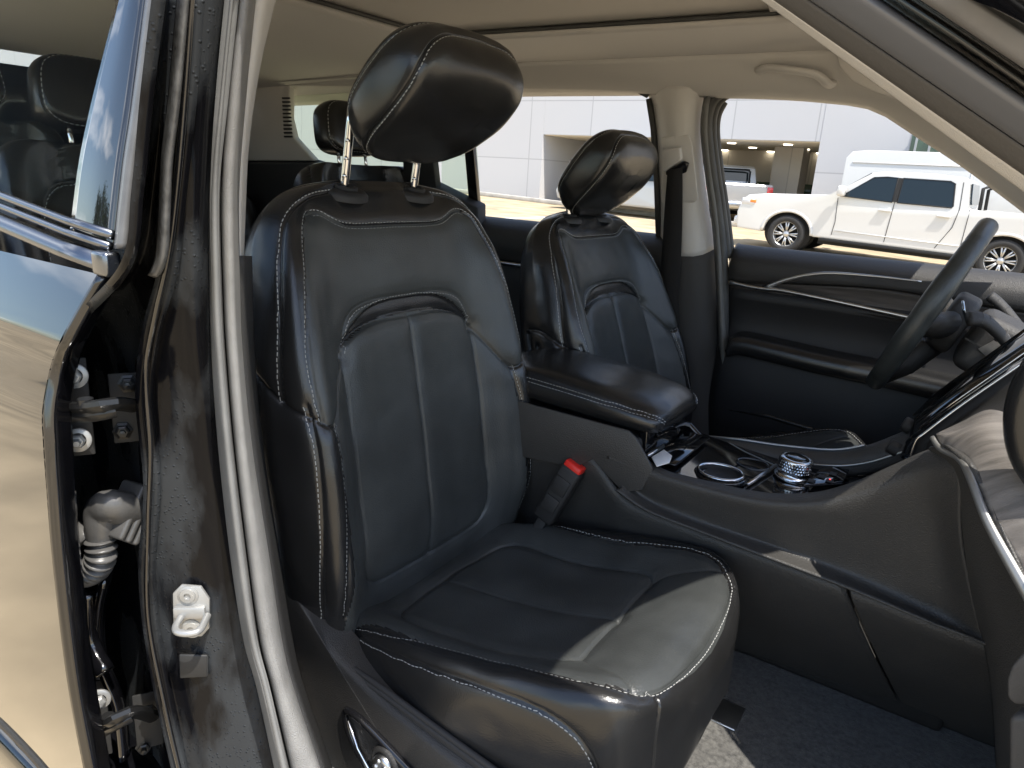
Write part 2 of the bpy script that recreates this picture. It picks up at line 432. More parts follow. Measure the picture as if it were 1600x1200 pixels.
# cushion
per = [(.0, .212, .01), (.06, .214, .03), (.15, .218, .05), (.28, .208, .07), (.42, .205, .112), (.486, .172, .107), (.512, .10, .097), (.521, .0, .09)]
per = per + mir(per)[-2::-1]
sidec = [(-.0, .224, .012), (.16, .243, .040), (.30, .252, .072), (.40, .250, .082), (.445, .240, .064), (.468, .230, .02), (.475, .222, -.05)]
fcorn = [(.50, .160, .095), (.512, .168, .06), (.517, .165, .0), (.515, .16, -.06)]
ci = [(.375, 0, .07), (.373, -.07, .07), (.375, -.118, .075), (.362, -.140, .078), (.30, -.147, .06), (.2, -.150, .04), (.10, -.158, .03), (.055, -.135, .015), (.035, -.07, .005), (.03, 0, .003)]
ci = ci + mir(ci)[-2:0:-1]
cs = [(.375, .120, .075), (.40, .142, .09), (.445, .160, .105), (.48, .178, .108)]
cm = [(.05, 0, .0), (.2, 0, .02), (.375, 0, .07)]
crear = [(.03, .0, 0), (.02, .10, .005), (.03, .16, .02), (.02, .20, .02)]
def cins(p):
    return sstep(.155, .14, abs(p.y))*sstep(.38, .37, p.x)*sstep(.03, .05, p.x)
S2 = [dict(p=per, stitch=(.003,), d=.0045, w=.002, len=.0055, d2=.003), dict(p=sidec, d=.004, stitch=(.004,), len=.0056, sr=.0006, win=22), dict(p=mir(sidec), d=.004, stitch=(-.004,), len=.0056, sr=.0006, win=22),
      dict(p=fcorn, d=.003, w=.002, d2=.001), dict(p=mir(fcorn), d=.003, w=.002, d2=.001), dict(p=ci, closed=True, d=.006, w=.002, d2=.0045, w2=.012),
      dict(p=cs, d=.003, w=.002, d2=.002), dict(p=mir(cs), d=.003, w=.002, d2=.002), dict(p=cm, d=.005, w=.0018, d2=.0035, w2=.016)]
def cush_reg(p):
    if p.z < lerp_tab(CZ, p.x)-.02: return 0
    return 1 if abs(p.y) < lerp_tab([(0, .212), (.15, .217), (.28, .208), (.42, .205), (.47, .188)], p.x) and p.x < lerp_tab([(0, .521), (.06, .518), (.10, .512), (.14, .502), (.172, .486), (.2, .44)], abs(p.y)) else 0
o, _ = upholster('seat_cushion', CUSH_ROWS, 380, 380, leather, seat, S2, True, [(cins, .002)], [leather, leather_matte, thread], cush_reg, wrinkle=.0026, wseed=5)
# headrest: a wedge that leans forward; rings stacked from its back to its front face
HF = [(.0, .0), (.055, .034), (.108, .072), (.140, .108), (.153, .145), (.150, .178)]
HB = [(-.026, .042), (.016, .082), (.056, .120), (.092, .152), (.120, .174), (.138, .186)]
hn = Vector((.80, 0, -.60)); hx = Vector((.62, 0, .78)); HO = Vector((-.090, 0, .724))
HFs = cr_spline([Vector((x, 0, z)) for x, z in HF], 101); HBs = cr_spline([Vector((x, 0, z)) for x, z in HB], 101)
def hring(s, off, k, kt=None):
    kt = kt or k; P = []
    for i in range(32):
        a = 2*math.pi*i/32; c, q = math.cos(a), math.sin(a); e = 2/3.6
        yy = .134*k*math.copysign(abs(c)**e, c); t = .5+.5*kt*math.copysign(abs(q)**e, q)
        yy *= 1-.10*sstep(.5, 0, t)
        j = int(max(0, min(100, t*100))); P.append(HO+HBs[j].lerp(HFs[j], s)+hn*off+Vector((0, yy, 0)))
    return P
HR = [hring(0, -.024, .30), hring(0, -.022, .62), hring(0, -.015, .84), hring(0, -.004, .955), hring(.15, 0, .985), hring(.5, 0, 1.0), hring(.85, 0, .99), hring(1, .004, .965), hring(1, .015, .87), hring(1, .021, .66), hring(1, .023, .30)]
hs = [dict(p=[tuple(q) for q in hring(1, .002, .975)], closed=True, stitch=(.003,), d=.003, w=.002, w2=.008), dict(p=[tuple(q) for q in hring(0, -.001, .97)], closed=True, stitch=(.003,), d=.003, w=.002, w2=.008)]
o, _ = upholster('headrest', HR, 150, 260, leather, seat, hs, True, [], [leather, thread], None, wrinkle=.001, wseed=9)
for s_ in (-1, 1):
    b = MB(); p0 = bk(s_*.081, .655, -.062); p1 = HO+hx*.03+hn*-.005+Vector((0, s_*.081, 0)); p1 = Vector((p0.x+.02, s_*.081, .775))
    ax = (p1-p0)
    b.tube([p0-ax*.2, p0, p0+ax*.5, p1, p1+ax*.25], .0068, 18)
    for k in range(4):
        q = p0.lerp(p1, .18+k*.2)
        b.tube([q+Vector((.0035, -.0045, 0)), q+Vector((.0035, -.0045, .006))], lambda t: .0046-.003*t, 10)
    b.build('headrest_post', chrome, seat)
    g = MB(); pr = [(.037, -.004), (.036, .003), (.030, .008), (.021, .010), (.019, .006), (.018, .013), (.012, .015), (.0105, .010)]
    Mx = Matrix.Translation(bk(s_*.081, .678, -.053)) @ Matrix.Rotation(R(8+8), 4, 'Y') @ Matrix.Diagonal((.85, 1.15, 1, 1))
    g.lathe(pr, Mx, 36); g.build('post_guide', plastic, seat)
# plastic side shield with its switches, both sides of the seat
def shield(sgn, full):
    pr = [(-.09, .02), (-.10, .12), (-.02, .07), (.03, .025), (.12, -.012), (.24, -.035), (.36, -.055), (.46, -.09), (.475, -.14), (.42, -.20), (.2, -.21), (-.04, -.20), (-.09, -.12)]
    P = cr_spline([Vector((x, 0, z)) for x, z in pr], 64, True)
    b = MB(); cx, cz = .18, -.10; rings = []
    for k, y in ((1.0, .225), (1.0, .255), (.985, .266), (.95, .273), (.86, .276), (.6, .278), (.2, .279)):
        rings.append([Vector((cx+(p.x-cx)*k, -sgn*-1*y*1.0*(1), cz+(p.z-cz)*k)) for p in P])
    rows = [[Vector((q.x, sgn*abs(q.y), q.z)) for q in r_] for r_ in rings]
    V = [q for r_ in rows for q in r_]; f = grid_faces(len(rows), 64, True); f.append(tuple((len(rows)-1)*64+i for i in range(64)))
    b.add(V, f); o = b.build('side_shield', plastic_soft, seat)
    bm = bmesh.new(); bm.from_mesh(o.data); bmesh.ops.recalc_face_normals(bm, faces=bm.faces[:]); bm.to_mesh(o.data); bm.free()
    return o
shield(-1, True)
bnd = MB()               # ribbed cloth band under the cushion side
for i in range(7):
    bnd.tube([Vector((x, -.263-.002*(i % 2), z-.0065*i)) for x, z in ((-.03, .005), (.05, -.0), (.14, -.008), (.25, -.022), (.36, -.035), (.45, -.055), (.49, -.075))], .0042, 8)
bnd.build('cloth_band', mat('ribbed_cloth', (.028, .027, .027), .8, bump=.6, bscale=900), seat)
# switch bezel: raised rim, knob and lever on the outboard shield
sb = MB(); Y0 = -.2785
rim = cr_spline([Vector(p) for p in [(.075, Y0, -.085), (.10, Y0-.003, -.075), (.14, Y0-.004, -.085), (.24, Y0-.004, -.120), (.36, Y0-.003, -.15), (.37, Y0-.002, -.185), (.28, Y0-.002, -.195), (.17, Y0-.002, -.185), (.10, Y0-.002, -.135)]], 70, True)
sb.tube(rim, .006, 10, closed=True); V = [p+Vector((0, .004, 0)) for p in rim]; sb.add(V, [tuple(range(len(V)))]); sb.build('switch_bezel', gloss_black, seat)
c2 = MB(); c2.tube([Vector(p) for p in [(.085, Y0-.004, -.092), (.105, Y0-.005, -.13), (.14, Y0-.005, -.165), (.17, Y0-.004, -.18)]], .0028, 8); c2.build('bezel_trim', chrome, seat)
k = MB(); Mk = Matrix.Translation((.165, Y0, -.118)) @ Matrix.Rotation(R(90), 4, 'X')
k.lathe([(.026, -.002), (.026, .010), (.023, .014), (.019, .014), (.0185, .008), (.017, .008)], Mk, 40)
k.lathe([(.0165, .004), (.0165, .016), (.014, .020), (.006, .019), (.0, .0185)], Mk, 40, 1)
for a in range(4):
    q = Matrix.Rotation(R(90*a+20), 4, 'Z'); k.lathe([(.0045, .0), (.0045, .0215), (.003, .0225), (0, .0226)], Mk @ q @ Matrix.Translation((.0095, 0, 0)), 16, 1)
k.build('lumbar_knob', plastic, seat, [plastic, satin])
k = MB(); k.box((.205, Y0-.020, -.150), (.235, Y0+.002, -.115), bev=.004); k.build('seat_switch', satin, seat)
k = MB(); k.box((.25, Y0-.018, -.160), (.34, Y0+.002, -.142), bev=.005); k.build('seat_switch', plastic, seat)
# buckle
def buckle(yy, parent):
    b = MB(); M_ = Matrix.Translation((.150, yy, .160)) @ Matrix.Rotation(R(22), 4, 'Y') @ Matrix.Rotation(R(-8), 4, 'X') @ Matrix.Scale(1.3, 4)
    b.box((-.017, -.013, -.075), (.017, .013, .022), 0, .005, M_); b.box((-.012, -.0155, -.055), (.012, -.012, -.030), 0, .001, M_); b.box((-.012, -.0155, -.022), (.012, -.012, .004), 0, .001, M_)
    b.box((-.008, -.006, -.15), (.008, .006, -.07), 0, .002, M_)
    bb = b.build('belt_buckle', plastic, parent)
    r_ = MB(); r_.box((-.0145, -.0105, .016), (.0145, .0105, .030), 0, .003, M_); r_.build('release_button', red_m, parent)
buckle(.222, seat)
k = MB()                 # front foot bracket and track end
k.box((.36, .20, -.192), (.475, .235, -.160), 0, .003); k.box((.44, .195, -.185), (.478, .24, -.145), 0, .005)
k.tube([(.462, .188, -.150), (.462, .245, -.150)], .013, 16); k.build('seat_track', gloss_black, seat)
k = MB(); k.box((.42, .195, -.196), (.535, .262, -.191), 0, .002); k.build('track_cover', satin, seat)
for c in seat.children:
    if c.name in ('switch_bezel', 'bezel_trim', 'lumbar_knob', 'seat_switch', 'seat_switch.001'): c.location.z = .014
# the driver seat repeats it, a little lower
seat2 = copy_tree(seat, suv); seat2.location = Vector((-.640, 1.630, .640)) - O; seat2.rotation_euler.y = -R(9)
for c in seat2.children:
    if c.name.split('.')[0] == 'headrest': c.location = Vector((-.043, 0, -.045))
tag(seat2, 'far driver seat in black leather behind the steering wheel')
for c in list(seat2.children):
    if c.name.split('.')[0] in ('belt_buckle', 'release_button'):
        c.scale = (1, -1, 1)
# ---------------------------------------------------------------- shell of the car
def wloc(o):
    v = Vector()
    while o: v += o.location; o = o.parent
    return v
def A(o, parent=None):
    parent = parent or suv; o.parent = parent; o.location = o.location - wloc(parent); return o
def pts(l, **k): return [at(*p, **k) for p in l]
FZ = .47
V = [Vector((-2.8+3.9*i/80, .50+1.56*j/48, FZ+.004*noise.noise(Vector((i*.3, j*.3, 0))))) for i in range(81) for j in range(49)]
A(obj('floor_carpet', V, grid_faces(81, 49), carpet_m))
k = MB(); k.box((-3.1, .34, .30), (1.6, 2.14, .455), 0, .02); A(k.build('underbody', black_paint))
# --- headliner: arched sheet; a sunroof shade panel lies in it
def hz(x, y):
    e = abs(y-1.27)/.70
    z = 1.712-.075*max(0, e)**4 - .05*max(0, (x+.35)/.5)**2*(1 if x > -.35 else 0)
    return z - .028*max(0, (-1.3-x)/1.1)
srn, srf, srr, srft = .95, 1.56, -1.32, -.42
def hl_in(x, y): return srr < x < srft and srn < y < srf
k = MB(); nx, ny = 90, 60; V = []
for i in range(nx+1):
    for j in range(ny+1):
        x = -2.75+2.77*i/nx; y = .54+1.46*j/ny; s_ = math.sin(math.pi*(y-.44)/1.66); x += (.03+.30*s_**3)*sstep(-.9, 0, x); V.append(Vector((x, y, hz(min(x, .05), y))))  # front edge bowed forward with the roof as a sun block
F1 = []
for q in grid_faces(nx+1, ny+1):
    c = sum((V[t] for t in q), Vector())/4
    if not hl_in(c.x, c.y): F1.append(q)
hl = A(obj('headliner', V, F1, headliner_m)); md = hl.modifiers.new('t', 'SOLIDIFY'); md.thickness = .012; md.offset = 1
sh_ = [Vector((srr-.02, srn-.02, 1.722)), Vector((srft+.02, srn-.02, 1.722)), Vector((srft+.02, srf+.02, 1.722)), Vector((srr-.02, srf+.02, 1.722))]
sp = MB(); sp.prism(sh_, (0, 0, .012)); A(sp.build('sunroof_shade', mat('beige_shade', (.47, .43, .38), .9, bump=.3, bscale=900, sheen=.2)))
k = MB(); c_ = .07
loop = [(srr, srn+c_), (srr, srf-c_), (srr+c_*.3, srf-c_*.3), (srr+c_, srf), (srft-c_, srf), (srft-c_*.3, srf-c_*.3), (srft, srf-c_), (srft, srn+c_), (srft-c_, srn), (srr+c_, srn)]
k.tube([Vector((p.x, p.y, hz(p.x, p.y)+.002)) for p in cr_spline([Vector((x, y, 0)) for x, y in loop], 140, True)], .005, 8, closed=True)
A(k.build('sunroof_seal', rubber))
# outer roof skin; front edge extended forward to keep sun off the console
V = []
for i in range(31):
    for j in range(31):
        x = -3.0+3.04*i/30; y = .44+1.60*j/30; s_ = math.sin(math.pi*(y-.44)/1.66); x += (.0+.30*max(0, s_)**3)*sstep(-.9, 0, x); V.append(Vector((x, y, hz(min(x, .05), min(max(y, .57), 1.97))+.045-.03*(abs(y-1.27)/.83)**6)))
rf = A(obj('roof', V, grid_faces(31, 31), black_paint)); md = rf.modifiers.new('t', 'SOLIDIFY'); md.thickness = .012; md.offset = 1
# --- far side of the cabin: rail over the windows, pillars, quarter panel
def strip(name, edges, n, m, parent=None, thick=.03, sub=3, dirv=None): return A(ribbon(name, edges, n, thick, m, None, sub, dirv), parent)
YF = 1.93
rail_lo = [(380, 128), (470, 129), (600, 131), (800, 132), (960, 134), (1040, 138), (1130, 142), (1200, 143), (1290, 148), (1370, 160), (1440, 203), (1520, 255), (1640, 345)]
def yf(z): return 1.865+.11*sstep(1.66, 1.2, z)
def side(px, py, dy=0):
    y = 1.93
    for _ in range(4):
        p = at(px, py, y=y+dy); y = yf(p.z)
    return p
e0 = [side(*p) for p in rail_lo]
e1 = [side(px+(12 if px > 1300 else 0), py-16 if px < 1300 else py-14, -.03) for px, py in rail_lo]
e2 = [Vector((p.x, 1.80 if p.x < -.3 else 1.80-.0*(p.x+.3), max(hz(p.x, 1.80), hz(p.x, 1.8)) if p.x < -.30 else max(p.z+.02, hz(min(p.x, .1), 1.80)))) for p in e1]
e2 = [Vector((p.x, 1.80, hz(min(p.x, .1), 1.80)-.0*i)) if e1[i].x < -.25 else e1[i]+Vector((.0, -.06, .055)) for i, p in enumerate(e2)]
strip('roof_rail_trim', [e0, e1, e2], 60, trim_beige, sub=4, thick=-.02, dirv=(0, -1, -.3))
# B pillar: pale upper, dark lower, sheathed edge to the door seal
bl = [(1000, 134), (1014, 152), (1022, 190), (1027, 260), (1029, 330), (1028, 400), (1022, 520), (1030, 680), (1045, 780)]
br = [(1130, 134), (1106, 152), (1098, 185), (1098, 250), (1107, 320), (1118, 388), (1124, 500), (1130, 620), (1140, 780)]
mid1 = [(int(a[0]*.72+b[0]*.28), a[1]) for a, b in zip(bl, br)]; mid2 = [(int(a[0]*.3+b[0]*.7), a[1]) for a, b in zip(bl, br)]
def sl(l, a, b): return l[a:b]
for nm, a, b, m in (('pillar_trim', 0, 6, trim_beige), ('lower_pillar_trim', 5, 9, mat('dark_grey_cloth_trim', (.05, .048, .046), .85, bump=.6, bscale=700))):
    strip(nm, [[side(*p, .03) for p in sl(bl, a, b)], [side(*p, -.035) for p in sl(mid1, a, b)], [side(*p, -.035) for p in sl(mid2, a, b)], [side(*p, .02) for p in sl(br, a, b)]], 30, m, dirv=(0, -1, 0), thick=.03)
# raised cover and belt guide
bg_ = MB(); c0 = side(1058, 265, -.055)
def plate(mb, P, d, bev=.003, mi=0):
    P = [Vector(p) for p in P]; n = (P[1]-P[0]).cross(P[2]-P[1]).normalized()
    if n.dot(CAM-P[0]) < 0: n = -n
    mb.prism([p for p in P], n*d, mi, bev)
plate(bg_, [side(x, y, -.036) for x, y in [(1034, 214), (1076, 210), (1082, 222), (1092, 310), (1086, 316), (1034, 316)]], .005, .004)
A(bg_.build('belt_cover', trim_beige))
bg_ = MB(); plate(bg_, [side(x, y, -.05) for x, y in [(1036, 232), (1066, 228), (1068, 248), (1040, 266), (1036, 264)]], .016, .004)
plate(bg_, [side(x, y, -.05) for x, y in [(1042, 266), (1070, 250), (1078, 254), (1074, 268), (1058, 274), (1042, 272)]], .010, .003, 1)
A(bg_.build('belt_guide', trim_beige, None, [trim_beige, gloss_black]))
web = mat('belt_webbing', (.018, .017, .017), .6, bump=.8, bscale=300, kind='wave')
strip('seat_belt', [[side(x, y, -.062) for x, y in [(1043, 266), (1038, 330), (1034, 400), (1030, 470), (1030, 560)]], [side(x, y, -.064) for x, y in [(1066, 262), (1066, 330), (1064, 400), (1060, 470), (1064, 560)]]], 16, web, thick=.0015, sub=1, dirv=(0, -1, 0))
# window channel of the driver's door
ch = [(1136, 640), (1132, 560), (1132, 470), (1130, 400), (1122, 330), (1112, 260), (1106, 205), (1108, 175), (1118, 154), (1140, 143), (1200, 145), (1290, 151), (1370, 164), (1440, 207), (1520, 259), (1640, 350)]
k = MB(); k.tube(cr_spline([side(x, y, -.002) for x, y in ch[:13]], 90), .013, 10, sy=.8); k.tube(cr_spline([side(x+8, y+3, .012) for x, y in ch[3:13]], 80), .010, 10)
k.tube(cr_spline([side(x+14, y+6, .03) for x, y in ch[3:9]], 60), .009, 10)
A(k.build('window_channel', rubber))
pil = [(1110, 150), (1104, 200), (1112, 280), (1124, 370), (1130, 480), (1136, 620), (1142, 760)]
strip('door_seal', [[side(x-10, y, .0) for x, y in pil], [side(x-4, y, -.022) for x, y in pil], [side(x+6, y, -.0) for x, y in pil]], 40, mat('grey_seal', (.12, .12, .115), .5), dirv=(0, -1, 0), thick=.01)
# rear window surrounds far side
dark_trim = mat('dark_trim', (.018, .018, .018), .6)
k = MB(); k.tube([side(1014, 154, .02), side(1021, 200, .02), side(1026, 280, .02), side(1029, 372, .02)], .009, 8); k.tube([side(420, 131, .02), side(700, 133, .02), side(985, 136, .02), side(1012, 150, .02)], .006, 8)
A(k.build('window_channel', rubber))
k = MB(); plate(k, [side(x, y, .03) for x, y in [(728, 200), (742, 200), (752, 318), (738, 318)]], .02); A(k.build('window_divider', gloss_black))
k = MB(); plate(k, [side(x, y, .0) for x, y in [(636, 130), (672, 130), (694, 330), (640, 330)]], .03); A(k.build('rear_pillar_trim', dark_trim))
# quarter panel with slotted vent
qp = [(380, 120), (470, 122), (462, 150), (461, 190), (468, 215), (500, 262), (560, 268), (640, 262), (640, 420), (380, 420)]
k = MB(); plate(k, [side(x, y, .015) for x, y in [(370, 118), (462, 128), (461, 185), (468, 215), (500, 250), (370, 250)]], .03, .006)
A(k.build('quarter_trim', trim_beige))
k = MB(); plate(k, [side(x, y, .02) for x, y in [(370, 249), (500, 249), (560, 268), (645, 262), (760, 318), (760, 420), (370, 420)]], .05, .006)
A(k.build('lower_quarter_trim', dark_trim))
k = MB()
for i in range(11):
    y0 = 152+i*6
    plate(k, [side(x, y, -.018) for x, y in [(441+i*.3, y0), (453+i*.4, y0), (454+i*.4, y0+2.6), (442+i*.3, y0+2.6)]], .003, 0)
A(k.build('air_vent', dark_trim))
# glass panes, far side
tint = mat('green_tinted_glass', (.70, .80, .70), 0, trans=1, ior=1.02)
def pane(name, l, dy, m):
    P = [side(x, y, dy) for x, y in l]; b = MB(); n = Vector((0, 1, 0)); b.prism(P, n*.004); return A(b.build(name, m))
pane('quarter_glass', [(455, 128), (640, 130), (640, 266), (500, 262), (455, 200)], .055, tint)
pane('quarter_glass', [(690, 200), (742, 200), (750, 320), (690, 310)], .055, tint)
# far doors: belt pads and inner panels
def long_ribbon(name, rows, m, n=50, sub=4, thick=.02, parent=None, dirv=(0, -1, 0)):
    return strip(name, rows, n, m, parent, thick, sub, dirv)
def X(xs, y, z): return [Vector((x, y, z)) for x in xs]
rd = part('rear_door', (-1.3, 2.0, .8)); tag(rd, 'far rear door with its window behind the headrests')
xs = [-2.0, -1.6, -1.2, -.80, -.70]
long_ribbon('belt_pad', [X(xs, 2.05, 1.225), X(xs, 2.0, 1.235), X(xs, 1.955, 1.20), X(xs, 1.945, 1.15), X(xs, 1.96, 1.10)], plastic_soft, parent=rd)
long_ribbon('door_panel', [X(xs, 1.975, 1.11), X(xs, 1.98, .9), X(xs, 1.975, .5)], plastic, parent=rd)
k = MB(); k.tube(X([-1.95, -.85], 1.955, 1.095), .006, 8); A(k.build('bright_strip', satin), rd)
fd = part('driver_door', (0, 2.0, .8)); tag(fd, 'far driver door panel with chrome strip and padded armrest')
xs = [-.60, -.57, -.4, -.2, 0, .3, .7]
def row(y0, z, e=.03): return [Vector((x, y0+(e if i == 0 else 0), z)) for i, x in enumerate(xs)]
def rowz(y0, zs, e=.03): return [Vector((x, y0+(e if i == 0 else 0), z)) for i, (x, z) in enumerate(zip(xs, zs))]
long_ribbon('belt_pad', [row(2.06, 1.222), row(2.01, 1.228), row(1.968, 1.200), row(1.958, 1.165), rowz(1.965, [1.135, 1.13, 1.145, 1.16, 1.15, 1.14, 1.13])], plastic_soft, parent=fd)
wood = mat('dark_grained_wood', (.055, .047, .042), .45, bump=.5, bscale=60, var=.55, vscale=5, stretch=(2, 12, 22))
tb = at(1240, 440, y=1.97)
long_ribbon('wood_inlay', [rowz(1.972, [1.135, 1.132, 1.147, 1.160, 1.150, 1.14, 1.13]), row(1.976, 1.125), rowz(1.975, [1.112, 1.112, 1.105, 1.09, 1.085, 1.08, 1.07])], wood, parent=fd)
cp = [at(x, y, y=1.958) for x, y in [(1140, 441), (1170, 448), (1195, 452), (1225, 455), (1300, 470), (1410, 494), (1500, 513)]]
k = MB(); k.tube(cr_spline(cp, 40), .0055, 10, sy=1.2)
k.tube(cr_spline([at(x, y, y=1.962) for x, y in [(1195, 450), (1225, 438), (1260, 430), (1300, 427), (1370, 432), (1440, 440)]], 30), lambda t: .007*(1-.75*t), 10, sy=1.0)
A(k.build('chrome_strip', satin), fd)
dp = mat('black_door_vinyl', (.012, .012, .013), .5, bump=.4, bscale=700, kind='voronoi')
long_ribbon('door_panel', [row(1.97, 1.112), row(1.985, 1.05), row(1.985, 1.0), row(1.96, .93), row(1.945, .80), row(1.95, .5)], dp, parent=fd)
arm = lambda z, y: [at(px, py, y=1.93)+Vector((0, y, z)) for px, py in ((1142, 530), (1160, 527), (1220, 540), (1290, 556), (1400, 578), (1500, 600), (1560, 610))]
ar = [arm(0.004, .07), arm(.012, .03), arm(.004, -.015), arm(-.018, -.028), arm(-.045, -.02), arm(-.055, .03)]
long_ribbon('armrest', ar, leather, parent=fd)
k = MB(); k.tube([at(x, y, y=1.91) for x, y in ((1142, 541), (1220, 553), (1300, 571), (1400, 592), (1490, 611))], .0012, 6); k.tube([at(x, y, y=1.95) for x, y in ((1140, 640), (1200, 650), (1300, 680), (1420, 720))], .008, 8)
A(k.build('panel_crease', leather), fd)
# dome lamps, coat hook, grab handle, visor
for nm, (px, py), s_ in (('reading_lamp', (865, 88), 1), ('coat_hook', (1113, 96), .8), ('reading_lamp', (1268, 98), .9), ('coat_hook', (497, 80), 1)):
    c = at(px, py, z=1.69); c = Vector((c.x, min(c.y, 1.86), 0)); c.z = hz(c.x, c.y) - .002
    for _ in range(3):
        c = at(px, py, z=hz(c.x, c.y)-.003)
        if c.y > 1.9: c.y = 1.9
    k = MB(); Mx = Matrix.Translation(c) @ Matrix.Rotation(R(-14), 4, 'X')
    bm = bmesh.new(); bmesh.ops.create_circle(bm, cap_ends=True, radius=1, segments=24)
    for v in bm.verts:
        a = math.atan2(v.co.y, v.co.x); v.co = Vector((.034*s_*math.copysign(abs(math.cos(a))**.5, math.cos(a)), .015*s_*math.copysign(abs(math.sin(a))**.6, math.sin(a)), 0))
    P = [v.co.copy() for v in bm.verts]; bm.free(); k.prism(P, (0, 0, -.005), 0, .0015, Mx)
    A(k.build(nm, trim_beige))
k = MB(); hp = [side(x, y, d) for x, y, d in ((1186, 98, -.045), (1186, 112, -.075), (1200, 103, -.10), (1240, 104, -.11), (1278, 112, -.10), (1298, 128, -.075), (1305, 124, -.045))]
def hp_(px, py, y): return at(px, py, y=y)
k.tube(cr_spline([hp_(1180, 92, 1.86), hp_(1186, 110, 1.80), hp_(1200, 106, 1.77), (hp_(1245, 111, 1.76)), hp_(1276, 117, 1.77), hp_(1296, 132, 1.80), hp_(1306, 122, 1.86)], 40), lambda t: .0075+.006*(abs(2*t-1)**3), 12, sy=1.3)
A(k.build('grab_handle', trim_beige))
vis = [(1303, 70), (1310, 105), (1330, 128), (1365, 145), (1398, 155), (1440, 170), (1500, 200), (1400, 110), (1340, 80)]
k = MB(); P = [at(x, y, y=1.72) for x, y in vis]; k.prism(P, (0, .018, .004), 0, .006); A(k.build('sun_visor', headliner_m))
# --- near side: B pillar between the two doors, outer (left) to inner (right)
def col(l): return [at(x, y, y=yy) for x, y, yy in l]
pil_ = part('door_pillar', (-.75, .45, .9)); tag(pil_, 'near door pillar in wet black paint with latch striker and hinges')
recess_ = mat('wet_black_paint', (.006, .006, .007), .22, coat=.0, spec=.16)
def droplets(m, sc1=170, amt=1.0):
    t = m.node_tree; b = t.nodes['Principled BSDF']; co = t.nodes.new('ShaderNodeTexCoord'); vo = t.nodes.new('ShaderNodeTexVoronoi'); vo.inputs['Scale'].default_value = sc1
    r1 = t.nodes.new('ShaderNodeValToRGB'); r1.color_ramp.elements[0].position = .0; r1.color_ramp.elements[0].color = (1, 1, 1, 1); r1.color_ramp.elements[1].position = .30; r1.color_ramp.elements[1].color = (0, 0, 0, 1)
    n = t.nodes.new('ShaderNodeTexNoise'); n.inputs['Scale'].default_value = 14; n.inputs['Detail'].default_value = 5
    mp_ = t.nodes.new('ShaderNodeMapping'); mp_.inputs['Scale'].default_value = (1, 1, .35); t.links.new(co.outputs['Object'], mp_.inputs[0]); t.links.new(mp_.outputs[0], n.inputs['Vector'])
    r2 = t.nodes.new('ShaderNodeValToRGB'); r2.color_ramp.elements[0].position = .44; r2.color_ramp.elements[1].position = .56
    mu = t.nodes.new('ShaderNodeMath'); mu.operation = 'MULTIPLY'; L_ = t.links.new
    L_(co.outputs['Object'], vo.inputs['Vector']); L_(vo.outputs['Distance'], r1.inputs[0]); L_(n.outputs[0], r2.inputs[0]); L_(r1.outputs[0], mu.inputs[0]); L_(r2.outputs[0], mu.inputs[1])
    bp = t.nodes.new('ShaderNodeBump'); bp.inputs['Strength'].default_value = .9; bp.inputs['Distance'].default_value = .0012; L_(mu.outputs[0], bp.inputs['Height']); L_(bp.outputs[0], b.inputs['Normal'])
    mr = t.nodes.new('ShaderNodeMapRange'); mr.inputs[3].default_value = .12; mr.inputs[4].default_value = .42; L_(r2.outputs[0], mr.inputs[0]); L_(mr.outputs[0], b.inputs['Roughness'])
    mc = t.nodes.new('ShaderNodeMixRGB'); mc.inputs[1].default_value = (.005, .005, .006, 1); mc.inputs[2].default_value = (.034, .037, .040, 1); L_(r2.outputs[0], mc.inputs[0]); L_(mc.outputs[0], b.inputs['Base Color'])
droplets(recess_)
c0 = col([(262, -20, .36), (240, 150, .36), (225, 300, .36), (205, 420, .36), (120, 520, .37), (70, 640, .37), (72, 760, .37), (86, 900, .37), (108, 1040, .37), (140, 1220, .37)])
c0b = col([(266, -20, .44), (244, 150, .44), (228, 300, .44), (206, 420, .44), (130, 520, .45), (100, 640, .46), (100, 760, .46), (112, 900, .46), (132, 1040, .46), (165, 1220, .46)])
c1 = col([(290, -20, .45), (268, 150, .45), (252, 300, .45), (240, 420, .45), (222, 520, .46), (196, 640, .47), (196, 760, .47), (205, 900, .47), (222, 1040, .47), (250, 1220, .47)])
c2 = col([(302, -20, .415), (290, 150, .415), (275, 300, .415), (262, 420, .415), (236, 520, .415), (226, 620, .42), (238, 760, .42), (230, 900, .42), (246, 1040, .42), (285, 1220, .42)])
c3 = col([(312, -20, .425), (298, 150, .425), (284, 300, .425), (272, 420, .425), (248, 520, .425), (238, 620, .43), (250, 760, .43), (242, 900, .43), (258, 1040, .43), (298, 1220, .43)])
c4 = col([(345, -20, .445), (326, 150, .445), (316, 300, .445), (312, 420, .445), (312, 520, .45), (316, 620, .46), (328, 760, .47), (342, 900, .47), (362, 1040, .47), (410, 1220, .47)])
c5 = col([(375, -20, .50), (358, 150, .50), (345, 300, .50), (345, 420, .50), (348, 520, .50), (354, 620, .50), (366, 760, .50), (384, 900, .50), (410, 1040, .50), (455, 1220, .50)])
strip('pillar_recess', [c0, c0b, c1, c2], 90, recess_, pil_, .01, 5)
strip('pillar_face', [c2, c3, c4, c5], 110, recess_, pil_, .01, 6)
